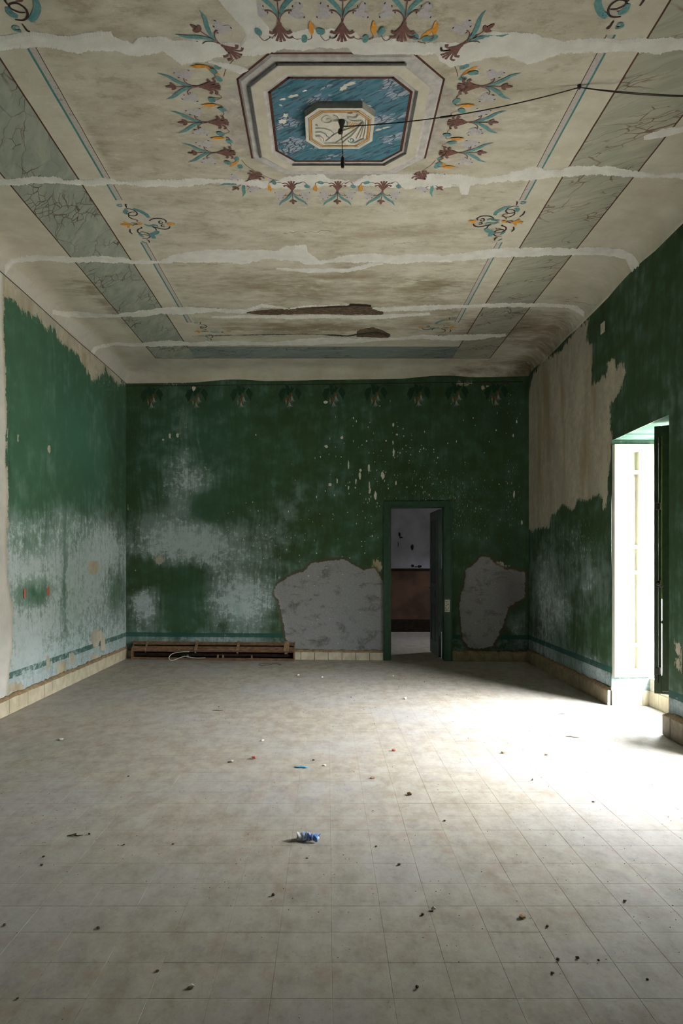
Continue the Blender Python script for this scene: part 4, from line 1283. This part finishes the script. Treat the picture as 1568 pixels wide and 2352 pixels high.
for m_, w, pts in rel:
    c_ = catmull(pts, 4)
    rl.tube([(*mp(*q), -ZB - .0005) for q in c_], w * .6 + .0015, 6)
rl.build('relief_scroll', M['whitepl'], med, True)

# ------------------------------------------------------------------ repair plaster strips and broken lath
def noise1(n_, amp):
    a = np.zeros(n_)
    for sc_, k in ((30, .45), (11, .35), (5, .35), (2, .3), (1, .22)):
        m_ = n_ // sc_ + 3
        r_ = RNG.uniform(-1, 1, m_)
        a += k * np.interp(np.arange(n_) / sc_, np.arange(m_), r_)
    return a * amp
def plaster(name, top, bot, mat, amp=4., off=.0042, step=1.5, parent=ceiling):
    x0, x1 = max(top[0][0], bot[0][0]), min(top[-1][0], bot[-1][0])
    n_ = int((x1 - x0) / step) + 1
    xs = np.linspace(x0, x1, n_)
    tp = np.interp(xs, [p_[0] for p_ in top], [p_[1] for p_ in top]) + noise1(n_, amp)
    bt = np.interp(xs, [p_[0] for p_ in bot], [p_[1] for p_ in bot]) + noise1(n_, amp)
    v, f = [], []
    for i in range(n_):
        a, b = tp[i], max(bt[i], tp[i] + .4)
        for k in range(5):
            y = a + (b - a) * (k / 4)
            v.append(hit_ceil(xs[i], y, .0012 if k in (0, 4) else off))
        if i:
            for k in range(4):
                q = (i-1)*5 + k; f.append((q, q+1, q+6, q+5))
    return mesh_obj(name, v, f, mat, parent, None, False)
plaster('plaster_repair', [(-60, 84), (0, 81), (77, 72), (112, 77), (143, 85), (172, 77), (223, 74), (255, 73), (261, 86), (303, 96), (322, 83), (383, 85), (399, 92), (478, 92), (551, 100), (566, 78), (616, 64), (659, 76),
         (697, 68), (767, 64), (816, 70), (827, 84), (892, 84), (925, 95), (995, 98), (1092, 98), (1114, 76), (1136, 70), (1227, 77), (1247, 88), (1291, 94), (1355, 89), (1489, 88), (1620, 86)],
        [(-60, 118), (0, 116), (73, 110), (128, 110), (179, 124), (204, 118), (271, 118), (319, 129), (376, 120), (415, 147), (462, 143), (500, 132), (545, 128), (605, 127), (653, 111), (697, 116), (729, 108), (800, 111), (811, 125),
         (859, 130), (892, 127), (941, 125), (1000, 125), (1011, 141), (1036, 154), (1071, 149), (1109, 135), (1164, 128), (1211, 147), (1247, 140), (1285, 124), (1342, 121), (1387, 120), (1451, 118), (1508, 123), (1546, 116), (1620, 118)], M['repair'], 4)
plaster('plaster_repair', [(478, 135), (510, 142), (545, 148), (570, 158)], [(478, 142), (500, 152), (530, 164), (550, 171), (570, 162)], M['repair'], 2, .005)
plaster('plaster_repair', [(500, -40), (560, -40), (586, -40), (592, 33), (618, 62)], [(500, -2), (513, 14), (534, 38), (556, 62), (566, 82), (618, 84)], M['repair'], 2, .0046)
plaster('plaster_repair', [(-40, 412), (0, 410), (70, 405), (140, 407), (147, 413), (182, 411), (239, 410), (287, 415), (351, 411), (415, 410), (500, 411), (534, 409), (621, 415), (664, 404), (740, 401), (754, 409), (811, 415), (838, 404), (903, 398),
         (1033, 398), (1071, 401), (1109, 409), (1141, 405), (1180, 395), (1231, 384), (1256, 391), (1291, 387), (1304, 381), (1361, 379), (1419, 386), (1467, 395), (1514, 399), (1620, 393)],
        [(-40, 424), (31, 426), (92, 423), (143, 421), (204, 428), (240, 423), (306, 426), (378, 427), (434, 428), (500, 421), (541, 423), (612, 434), (679, 435), (745, 428), (800, 430), (845, 428), (921, 431), (1023, 431), (1052, 428), (1058, 446), (1074, 449), (1080, 426),
         (1125, 421), (1186, 416), (1227, 413), (1329, 403), (1380, 400), (1452, 406), (1568, 411), (1620, 412)], M['repair'], 4)
plaster('plaster_repair', [(10, 610), (24, 596), (60, 586), (82, 587), (143, 587), (168, 590), (230, 589), (286, 592), (306, 599), (367, 597), (398, 583), (439, 576), (485, 573), (577, 574), (633, 576), (658, 564), (704, 564), (706, 580), (735, 597), (768, 594), (809, 583), (860, 582),
         (890, 587), (947, 582), (1013, 587), (1100, 576), (1166, 569), (1253, 568), (1309, 570), (1380, 570), (1431, 574), (1452, 584), (1464, 600), (1474, 622)],
        [(10, 632), (30, 606), (60, 600), (110, 598), (179, 604), (230, 602), (286, 604), (332, 607), (408, 602), (459, 604), (531, 604), (556, 607), (612, 594), (673, 599), (699, 607), (735, 609), (768, 602), (870, 602), (906, 607), (972, 602), (1033, 602), (1125, 592), (1191, 589),
         (1278, 587), (1370, 584), (1411, 587), (1436, 596), (1450, 622), (1456, 640), (1474, 640)], M['repair'], 3)
plaster('plaster_repair', [(633, 615), (714, 616), (800, 615), (840, 606), (880, 600)], [(633, 618), (663, 622), (714, 627), (800, 624), (850, 612), (880, 606)], M['repair'], 2.5)
plaster('plaster_repair', [(120, 712), (150, 716), (186, 717), (265, 722), (300, 716), (357, 709), (398, 704), (485, 707), (561, 712), (600, 698), (663, 707), (714, 701), (786, 698), (802, 697)], [(120, 722), (150, 728), (194, 729), (276, 728), (332, 727), (367, 721), (434, 722), (490, 717), (556, 721), (600, 706), (663, 711), (714, 704), (802, 700)], M['repair'], 2.5)
plaster('plaster_repair', [(855, 706), (972, 701), (1074, 700), (1176, 695), (1278, 697), (1324, 702), (1342, 716)], [(855, 709), (878, 717), (987, 712), (1074, 707), (1227, 704), (1304, 707), (1329, 719), (1342, 730)], M['repair'], 2.5)
plaster('plaster_repair', [(485, 726), (560, 724), (700, 723), (768, 723), (819, 724), (880, 722), (987, 718)], [(485, 729), (560, 731), (700, 732), (768, 731), (819, 734), (896, 731), (987, 723)], M['repair'], 2)
plaster('plaster_repair', [(205, 812), (214, 796), (255, 787), (326, 788), (388, 781), (439, 786), (510, 783), (561, 783), (612, 787), (679, 780), (740, 775), (819, 777), (896, 776), (972, 769), (1049, 770), (1161, 766)],
        [(205, 826), (224, 802), (260, 794), (326, 796), (398, 796), (510, 793), (612, 794), (714, 792), (800, 790), (870, 783), (972, 778), (1064, 783), (1161, 773)], M['repair'], 2.2)
plaster('plaster_repair', [(1478, 312), (1520, 296), (1580, 288)], [(1478, 322), (1520, 316), (1580, 300)], M['repair'], 2)
hole1 = plaster('lath_hole', [(566, 716), (600, 712), (640, 710), (700, 707), (768, 704), (798, 703), (804, 697), (850, 700), (856, 709), (880, 712)], [(566, 720), (600, 723), (700, 722), (768, 721), (819, 722), (880, 723)], M['hole'], 1.5, .0016)
plaster('lath_hole', [(819, 762), (826, 757), (855, 751), (880, 758), (896, 768)], [(819, 774), (860, 775), (890, 777), (896, 772)], M['hole'], 1.5, .0016)
# split edge of the long hole, dark gap along its upper lip and bent lath ends
gap = plaster('lath_gap', [(660, 707), (768, 703), (800, 702), (806, 697), (852, 700)], [(660, 709), (768, 707), (800, 706), (806, 703), (852, 705)], M['wire'], 1.0, .0022)
plaster('lath_gap', [(440, 771), (600, 768), (700, 766), (800, 770), (862, 760), (890, 768)], [(440, 772), (600, 769.5), (700, 768), (800, 772), (862, 764), (890, 772)], M['wire'], 1.2, .0022)
# hairline cracks
ck = MB()
for (x0, y0, x1, y1) in ((470, 770, 620, 772), (430, 700, 520, 712), (930, 640, 1060, 660), (900, 560, 960, 556), (1280, 690, 1370, 700), (1230, 720, 1330, 735), (330, 848, 380, 858), (1290, 690, 1330, 682), (560, 760, 700, 764), (650, 535, 760, 530)):
    n_ = 14
    pts = [hit_ceil(x0 + (x1-x0)*k/n_ + random.uniform(-2, 2), y0 + (y1-y0)*k/n_ + random.uniform(-2, 2), .002) for k in range(n_ + 1)]
    for a, b in zip(pts[:-1], pts[1:]):
        if (b - a).length > .5: continue
        w_ = Vector((0, random.uniform(.001, .004), 0))
        ck.add([a - w_, b - w_, b + w_, a + w_], [(0, 1, 2, 3)])
o = ck.build('hairline_cracks', M['wire'], ceiling); tag(o, None, None, None, 'stuff')

# ------------------------------------------------------------------ painted flowers under the cornice of the far wall
garl = empty('painted_frieze', (0, 0, 0), wall_back)
GM = ['leafdark', 'petal', 'sepal', 'branch']
def bunch(fade=0):
    d = Deco(GM)
    S = 1 / (4.9 * 156)            # enlarged-crop pixels -> metres
    def q(x, y): return ((x - 850) * S, -(y - 135) * S)
    def leaf(pts): d.poly([q(*p_) for p_ in pts], 'leafdark')
    leaf([(795, 165), (740, 180), (712, 245), (730, 270), (742, 320), (765, 290), (785, 240), (800, 195)])
    leaf([(920, 160), (890, 205), (905, 235), (930, 275), (947, 310), (957, 255), (975, 235), (955, 190)])
    leaf([(790, 130), (830, 140), (850, 190), (835, 250), (805, 240), (800, 180)])
    leaf([(850, 150), (890, 165), (870, 210), (845, 220)])
    d.stroke([q(780, 130), q(830, 128), q(860, 150), q(885, 175), q(910, 150), q(960, 140), q(1000, 160)], .006, 'branch', False)
    for x, y0, y1, y2, k in ((797, 275, 305, 350, 0), (835, 278, 330, 390, 1), (862, 225, 265, 335, 2)):
        d.stroke([q(x - 8, y0 - 60), q(x - 2, y0 - 20), q(x, y0)], .004, 'leafdark', False)
        d.stroke([q(x, y0), q(x + 2, (y0+y1)/2), q(x + 3, y1)], .022, 'sepal', lambda t_: .6 + .6*t_)
        d.stroke([q(x + 2, y1), q(x + 6, (y1+y2)/2), q(x + 2, y2)], .017, 'petal', lambda t_: 1.1 - .9*t_)
        if k:
            d.stroke([q(x + 4, y1), q(x + 22, (y1+y2)/2 + 5), q(x + 42, y1 + (y2-y1)*.72)], .014, 'petal', lambda t_: 1.1 - .9*t_)
            d.stroke([q(x + 2, y1), q(x - 6, (y1+y2)/2 + 5), q(x - 24, y2 - 5)], .014, 'petal', lambda t_: 1.1 - .9*t_)
            d.stroke([q(x + 4, y1), q(x + 16, (y1+y2)/2 + 10), q(x + 24, y2 - 10)], .012, 'petal', lambda t_: 1.1 - .9*t_)
    return d
def wall_frame(wall, u, z, off=.006):
    # seen from the room: local x to the viewer's right (-u), local y up, local z into the room
    R = Matrix((-wall.u, Vector((0, 0, 1)), wall.n)).transposed().to_4x4()
    return Matrix.Translation(wall.at(u, z, off)) @ R
for k, (px, py) in enumerate(((350, 888), (453, 887), (556, 886), (667, 885), (768, 884), (864, 883), (963, 882), (1050, 881), (1140, 880))):
    u_, z_ = W_BACK.uz(px, py)
    o = bunch().build('painted_flower_bunch', garl, wall_frame(W_BACK, u_, z_))
d = Deco(GM)
pts = [W_BACK.uz(x, y) for x, y in ((290, 887), (420, 886), (600, 884), (800, 882), (1000, 879), (1200, 877))]
u_, z_ = pts[0]
d.stroke([(u_ - a, b - z_) for a, b in pts], .011, 'branch', False)
d.build('painted_branch_line', garl, wall_frame(W_BACK, u_, z_))
# flakes where paint has chipped to the plaster (larger ones, traced)
fk = MB()
def flake(wall, px, py, w, h, mb_=fk):
    u_, z_ = wall.uz(px, py)
    Y = wall.at(u_, z_).y
    s_ = Y / F
    n_ = 9
    base_ = len(mb_.v)
    v = []
    for k in range(n_):
        a = 2*math.pi*k/n_
        v.append(wall.at(u_ + math.cos(a)*w*s_*random.uniform(.35, .75), z_ + math.sin(a)*h*s_*random.uniform(.35, .75), .0075))
    mb_.add(v, [tuple(range(n_))])
for x, y, w, h in ((749, 1025, 7, 7), (904, 1039, 4, 16), (879, 1093, 8, 16), (862, 1138, 6, 16), (826, 1094, 5, 14), (800, 1068, 3, 22), (774, 1105, 3, 14), (758, 1113, 7, 7), (817, 1105, 3, 12), (828, 1080, 5, 6), (847, 1075, 4, 14),
                   (903, 975, 4, 9), (911, 998, 4, 4), (849, 1127, 5, 14), (909, 1110, 3, 10), (785, 1005, 6, 7), (748, 924, 8, 8), (842, 1013, 3, 4), (886, 1013, 3, 4), (902, 1016, 3, 8), (445, 892, 9, 10), (390, 1002, 6, 9), (408, 1000, 6, 8), (375, 1010, 4, 5), (800, 1120, 3, 10), (848, 1115, 3, 18), (1180, 1135, 4, 14), (1178, 1000, 3, 8), (1186, 968, 3, 10), (1198, 1200, 3, 10)):
    flake(W_BACK, x, y, w, h)
for k in range(170):
    x, y = random.gauss(900, 120), random.gauss(1090, 90)
    if 300 < x < 1205 and 900 < y < 1280 and not (875 < x < 1042 and y > 1148): flake(W_BACK, x, y, random.uniform(.8, 2.4), random.uniform(1, 5))
for k in range(60):
    x, y = random.uniform(480, 880), random.uniform(1150, 1290)
    flake(W_BACK, x, y, random.uniform(.8, 2), random.uniform(1, 3))
o = fk.build('paint_flakes', M['crumbw'], wall_back); tag(o, None, None, None, 'stuff')
fk2 = MB()
for x, y in ((128, 1655), (255, 1645)): flake(W_LEFT, x/2.328, y/2.328 + 650, 9, 22, fk2)
o = fk2.build('rust_scars', M['crumbr'], wall_left); tag(o, None, None, None, 'stuff')

# ------------------------------------------------------------------ wires and lamp holder
hk = Vector((CXM + .012, 4.30, ZC - ZB))
lamp = empty('lamp_holder', hk)
tag(lamp, 'bare black lamp holder hanging on a yellowed flex from the ceiling medallion', 'lamp holder')
def loc(p_): return tuple(Vector(p_) - hk)
mb = MB(); mb.lathe([(.02, 0), (.022, -.008), (.014, -.03), (.011, -.055)], (0, 0, 0), 14); mb.lathe([(.012, -.05), (.016, -.06), (.016, -.075), (.006, -.08)], (-.008, .004, 0), 12); mb.build('ceiling_hook', M['bakelite'], lamp, True)
mb = MB(); mb.tube([(0, 0, -.03), (.001, 0, -.1), (.004, .002, -.17), (.006, .001, -.21)], .0028, 6)
mb.tube([(.006 + .004*math.cos(k*1.1), .004*math.sin(k*1.1), -.19 - k*.0022) for k in range(20)], .0028, 6); mb.build('flex', M['cordold'], lamp, True)
mb = MB(); mb.lathe([(.006, -.225), (.011, -.232), (.0125, -.245), (.0125, -.27), (.0105, -.273), (.0105, -.292), (.0085, -.295)], (.006, .001, 0), 16); mb.build('socket', M['bakelite'], lamp, True)
x1, y1 = on_ceil(1330, 196)
fix = Vector((x1, y1, ZC - .012))
a = hk + Vector((.01, 0, -.035))
pts = []
for k in range(41):
    t_ = k / 40
    q = a.lerp(fix, t_); q.z -= .10 * 4 * t_ * (1 - t_) * .45
    pts.append(q)
mb = MB(); mb.tube(pts, .0032, 6)
wj = MB(); wj.tube([pts[17], pts[18], pts[19]], .0055, 6)
e1 = Vector((xr(3.55) , 3.95, 4.10))
p2 = [fix.lerp(Vector((xr(3.95) - .002, 3.95, 4.13)), t_) + Vector((0, 0, -.03*4*t_*(1-t_))) for t_ in np.linspace(0, 1, 16)]
mb.tube(p2, .0026, 6)
p3 = [fix.lerp(Vector((xr(3.86) - .002, 3.86, 4.11)), t_) + Vector((0, 0, -.055*4*t_*(1-t_))) for t_ in np.linspace(0, 1, 16)]
mb.tube(p3, .0026, 6)
cab = mb.build('ceiling_wire', M['wire']); tag(cab, 'thin dark wire slung from the medallion across the ceiling to the dark green wall', 'wire')
wj.build('tape_joint', M['bakelite'], cab)
st = MB(); st.lathe([(.012, .012), (.012, -.004), (.006, -.01)], tuple(fix), 10); st.build('staple', M['bakelite'], cab)
mb = MB()
pts = [W_LEFT.at(u_, ZW - .004 + .006*math.sin(u_*2.2), .006) for u_ in np.linspace(.02, 5.2, 60)]
mb.tube(pts, .0035, 6); o = mb.build('wall_wire', M['wire']); tag(o, 'thin dark wire running along the top of the pale streaked wall', 'wire')
# small broken switch plate high on the right wall
u_, z_ = W_RIGHT.uz(1386, 753)
mb = MB(); R = wall_frame(W_RIGHT, u_, z_, 0.004)
mb.box(-.05, .05, -.055, .055, 0, .012, 0, .004, R); mb.box(-.03, .02, -.035, .03, .012, .018, 0, .003, R)
o = mb.build('junction_plate', M['boxside']); tag(o, 'small grey junction plate high on the dark green wall', 'plate')

# ------------------------------------------------------------------ brown trough along the foot of the far wall
ua, ub = W_BACK.uz(678, 1500)[0], W_BACK.uz(310, 1500)[0]
tr_ = empty('fixture_trough', W_BACK.at((ua + ub) / 2, 0, .1))
tag(tr_, 'long rusty brown slotted metal trough lying along the foot of the far wall', 'trough')
bpy.context.view_layer.update()
def tpart(name, mat, fn):
    mb = MB(); fn(mb)
    off = Vector(tr_.location)
    mb.v = [tuple(Vector(q) - off) for q in mb.v]
    return mb.build(name, mat, tr_)
def tilt_slat(mb, s0, s1, th=.012):
    # slat on the sloping lid; s = distance down the slope from the back edge
    def P_(u_, s): 
        t_ = s / .155
        return W_BACK.at(u_, .245 - .11 * t_, .035 + .11 * t_)
    nrm = (W_BACK.n * .11 + Vector((0, 0, .11))).normalized() * th
    v = [P_(ua, s0), P_(ub, s0), P_(ub, s1), P_(ua, s1)]
    v += [q + nrm for q in v]
    mb.add(v, [(0, 1, 2, 3), (4, 7, 6, 5), (0, 4, 5, 1), (1, 5, 6, 2), (2, 6, 7, 3), (3, 7, 4, 0)])
tpart('rear_slat', M['rust'], lambda mb: tilt_slat(mb, .0, .055))
tpart('front_slat', M['rust'], lambda mb: (tilt_slat(mb, .085, .155), wbox(mb, ua, ub, .118, .140, .14, .152)))
tpart('back_board', M['rustdark'], lambda mb: wbox(mb, ua + .01, ub - .01, .01, .24, .032, .044))
tpart('inner_channel', M['rustdark'], lambda mb: wbox(mb, ua + .03, ub - .03, .05, .09, .05, .10))
tpart('bottom_rail', M['rust'], lambda mb: (wbox(mb, ua, ub, .0, .012, .035, .16), wbox(mb, ua, ub, .0, .034, .15, .162)))
for uu in (ua, ub - .012):
    def endp(mb):
        v = []
        for o_ in (uu, uu + .012):
            v += [W_BACK.at(o_, z, n_) for z, n_ in ((0, .03), (0, .165), (.14, .165), (.262, .045), (.262, .03))]
        mb.add(v, [(0, 1, 2, 3, 4), (9, 8, 7, 6, 5)] + [(k, k+5, (k+1) % 5 + 5, (k+1) % 5) for k in range(5)])
    tpart('end_plate', M['rust'], endp)
for px, w in ((342, .022), (455, .04), (550, .04), (660, .075)):
    uc = W_BACK.uz(px, 1485)[0]
    def clip(mb):
        def P_(u_, s, h): 
            t_ = s / .155
            return W_BACK.at(u_, .245 - .11*t_ + h*.7, .035 + .11*t_ + h*.7)
        v = [P_(uc - w/2, -.012, .012), P_(uc + w/2, -.012, .012), P_(uc + w/2, .17, .012), P_(uc - w/2, .17, .012)]
        v += [P_(uc - w/2, -.012, .026), P_(uc + w/2, -.012, .026), P_(uc + w/2, .17, .026), P_(uc - w/2, .17, .026)]
        mb.add(v, [(0, 1, 2, 3), (4, 7, 6, 5), (0, 4, 5, 1), (1, 5, 6, 2), (2, 6, 7, 3), (3, 7, 4, 0)])
        wbox(mb, uc - w*.3, uc + w*.3, .1, .125, .15, .165)
    tpart('clip', M['clip'], clip)
for px in (437, 505, 517, 582):
    uc = W_BACK.uz(px, 1500)[0]
    tpart('bracket', M['clip'], lambda mb: wbox(mb, uc - .012, uc + .012, .03, .075, .135, .15))
# pale cable looping over the trough, thin wire on the floor beside it
def front_plane(px, py, off):
    d = Vector(((px - VX) / F, 1.0, (VY - py) / F)); o_ = Vector((0, 0, HC))
    k = ((W_BACK.p0 + W_BACK.n * off) - o_).dot(W_BACK.n) / d.dot(W_BACK.n)
    return o_ + d * k
raw = [(434.6, 1497, .17), (423, 1497, .18), (412.6, 1498, .19), (400, 1500, .20), (393.4, 1503, .21), (388.5, 1509, .24), (389, 1514, .27), (394, 1517, .28), (402, 1515, .26), (410, 1512, .24), (423.6, 1507.5, .20), (437, 1509.5, .20), (451, 1511.5, .20), (471.6, 1511, .19)]
pts = catmull([tuple(front_plane(*q)) for q in raw], 6)
pts = [(x, y, max(z, .005)) for x, y, z in pts]
mb = MB(); mb.tube(pts, .0055, 8); o = mb.build('cable', M['cable'], None, True); tag(o, 'pale grey loop of cable draped over the brown trough', 'cable')
mb = MB()
fpts = [on_floor(x, y) for x, y in ((640, 1524), (634, 1523), (628, 1524), (600, 1525), (594, 1527), (602, 1529), (622, 1527), (632, 1525), (642, 1528), (646, 1527), (640, 1525))]
mb.tube([(x, y, .003) for x, y in catmull(fpts, 5)], .0022, 6); o = mb.build('wire_offcut', M['wire']); tag(o, 'thin dark wire offcut curled on the floor beside the brown trough', 'wire')

# ------------------------------------------------------------------ litter on the floor
# crumpled printed plastic sleeve
t = NT('blue_printed_film', .35, .5)
P_ = t.obj()
xx = t.sep(P_)[0]
band = t.noise(t.mapv(P_, (90, 6, 6)), 1., 3, .6)
c_ = t.mix(t.sm(band, .40, .47), rgb(218, 220, 232), rgb(72, 132, 206))
c_ = t.mix(t.sm(band, .56, .60), c_, rgb(34, 60, 140))
c_ = t.mix(t.sm(t.noise(P_, 70., 3), .55, .62), c_, rgb(206, 206, 226))
c_ = t.mix(t.sm(xx, -.018, -.034), c_, rgb(205, 202, 206))
t.color(c_)
M['film'] = t.mat
x, y = on_floor(707, 1934)
v, f = [], []
NU, NV = 26, 14
for i in range(NU):
    a = i / (NU - 1)
    for j in range(NV):
        b = j / (NV - 1) * math.pi * 1.55 - .6
        r_ = .020 + .003 * math.sin(a*9 + b*2) + .0025 * math.sin(a*23 + b)
        v.append(((a - .5) * .114 + .004*math.sin(b*3), -math.cos(b) * r_ * 1.1, .0225 + math.sin(b - .2) * r_ * (1 - .25*a)))
for i in range(NU - 1):
    for j in range(NV - 1): f.append((i*NV + j, i*NV + j + 1, i*NV + NV + j + 1, i*NV + NV + j))
zm = min(q[2] for q in v); v = [(a, b, c - zm + .001) for a, b, c in v]
o = mesh_obj('plastic_sleeve', v, f, M['film'], None, None, True)
o.location = (x, y + .02, 0); o.rotation_euler = (0, 0, math.radians(-9))
md = o.modifiers.new('thickness', 'SOLIDIFY'); md.thickness = .0006
tag(o, 'crumpled blue and white printed plastic sleeve lying on the floor tiles', 'plastic sleeve')
x, y = on_floor(692, 1763)
v, f = [], []
for i in range(14):
    a = i / 13
    for j in range(4): v.append(((a - .5)*.09, (j/3 - .5)*.03 - (a - .5)*.018 + .003*math.sin(a*14 + j), .002 + .006*abs(math.sin(a*5 + j*.8))))
for i in range(13):
    for j in range(3): f.append((i*4+j, i*4+4+j, i*4+5+j, i*4+1+j))
o = mesh_obj('plastic_scrap', v, f, M['bluescrap'], None, None, True); o.location = (x, y, 0)
md = o.modifiers.new('thickness', 'SOLIDIFY'); md.thickness = .0006
tag(o, 'small strip of bright sky-blue plastic lying flat on the floor tiles', 'plastic scrap')

def lump_verts(r_, flat=.6, n_=3):
    v, f = [], []
    for i in range(n_ + 1):
        th = math.pi * i / n_
        m_ = 1 if i in (0, n_) else 6
        for k in range(m_):
            a = 2*math.pi*k/m_ + i*.5
            q = r_ * random.uniform(.65, 1.2)
            v.append((q*math.sin(th)*math.cos(a)*1.2, q*math.sin(th)*math.sin(a), q*math.cos(th)*flat))
    for k in range(6):
        f.append((0, 1+k, 1+(k+1) % 6)); 
        for i in range(n_ - 2): f.append((1+i*6+k, 7+i*6+k, 7+i*6+(k+1) % 6, 1+i*6+(k+1) % 6))
        f.append((len(v)-1, len(v)-7+(k+1) % 6, len(v)-7+k))
    zm = min(q[2] for q in v)
    return [(a, b, c - zm) for a, b, c in v], f
LAND = [(*on_floor(707, 1934), .35, 'the crumpled blue sleeve'), (*on_floor(692, 1763), .4, 'the sky-blue plastic strip'), (2.6, 6.2, 1.4, 'the open window recess'), (1.3, 9.7, 2.2, 'the far doorway'),
        (-1.7, 9.9, 2.0, 'the brown trough'), (-2.9, 6.0, 1.6, 'the pale streaked wall')]
crumbs = {'dark': [(295, 1784), (502, 1624), (172, 1917), (205, 1917), (285, 1941), (397, 1940), (627, 2058), (10, 2127), (40, 2295), (362, 2231), (705, 1972), (916, 1987), (1435, 2071), (1256, 2129), (1326, 2202), (1374, 2207), (1281, 2207), (1269, 2236), (1021, 1886), (806, 1602), (96, 1988), (226, 2133), (970, 2102), (958, 2270), (1486, 2252), (720, 1747), (100, 1969), (863, 1945)],
          'white': [(602, 1702), (532, 1750), (685, 1552), (740, 1556), (745, 1759), (1224, 1792), (1364, 1842), (440, 2268), (140, 1700), (902, 1553), (930, 1606), (995, 2090)],
          'red': [(582, 1743), (904, 1725)], 'tan': [(941, 1826), (1156, 1730), (1254, 1735), (1198, 2108), (855, 1788)]}
info = {'dark': ('dirt_clod', 'small dark clod of dirt lying on the dusty floor tiles', 'clod', M['soil'], .008), 'white': ('plaster_crumb', 'small white crumb of fallen plaster on the dusty floor tiles', 'crumb', M['crumbw'], .014),
        'red': ('brick_crumb', 'small red brick crumb on the dusty floor tiles', 'crumb', M['crumbr'], .013), 'tan': ('mortar_crumb', 'small tan crumb of mortar on the dusty floor tiles', 'crumb', M['crumbb'], .014)}
for kind, lst in crumbs.items():
    nm, lb, ct, mt, r_ = info[kind]
    for (px, py) in lst:
        x, y = on_floor(px, py)
        if x < XL + .05: continue
        rr = r_ * random.uniform(.7, 1.25) * min(1.3, .55 + y * .11)
        v, f = lump_verts(rr, random.uniform(.4, .7))
        o = mesh_obj(nm, v, f, mt); o.location = (x, y, .0004); o.rotation_euler = (0, 0, random.uniform(0, 6))
        near = [(math.hypot(x - a_, y - b_) / r0, n_) for a_, b_, r0, n_ in LAND]
        dn, n_ = min(near)
        tag(o, lb.replace(' on the dusty floor tiles', '') .replace(' lying', '') + (' on the floor near ' + n_ if dn < 1 else ' on open floor tiles'), ct, nm.replace('_', ' ') + 's strewn over the floor')
for px, py, l_, an in ((1291, 1641, .09, .3), (1314, 1694, .10, -.5), (172, 1921, .08, .1), (500, 1633, .1, 0)):
    x, y = on_floor(px, py)
    mb = MB(); mb.tube([(-l_/2, 0, .004), (-l_*.15, .008, .006), (l_*.2, -.006, .005), (l_/2, .004, .004)], [.002, .0035, .003, .0012], 6)
    o = mb.build('twig', M['soil']); o.location = (x, y, 0); o.rotation_euler = (0, 0, an)
    tag(o, 'short dry twig lying on the dusty floor tiles', 'twig', 'twigs strewn over the floor')
grit = MB()
for k in range(1500):
    if random.random() < .55:
        x, y = random.uniform(XL + .06, xr(5) - .06), random.uniform(1.9, 9.9)
    else:
        cx_, cy_ = random.choice([(-2.0, 4.0), (.2, 3.3), (1.6, 3.2), (-.9, 6.5), (.4, 9.0), (1.2, 8.2), (-2.4, 8.5), (.0, 7.6), (-1.5, 3.4), (1.0, 2.6)])
        x, y = random.gauss(cx_, .5), random.gauss(cy_, .35)
    if not (XL + .05 < x < xr(y) - .06 and 1.9 < y < 9.7): continue
    v, f = lump_verts(random.uniform(.0014, .0036) * min(1.5, .6 + y * .1), .6, 2)
    m_ = random.choices((0, 1, 2), (.6, .2, .2))[0]
    grit.add([(a + x, b + y, c) for a, b, c in v], f, m_)
o = grit.build('grit', [M['soil'], M['crumbw'], M['crumbb']]); tag(o, 'fine grit and dust scattered over the whole tiled floor', 'grit', None, 'stuff')
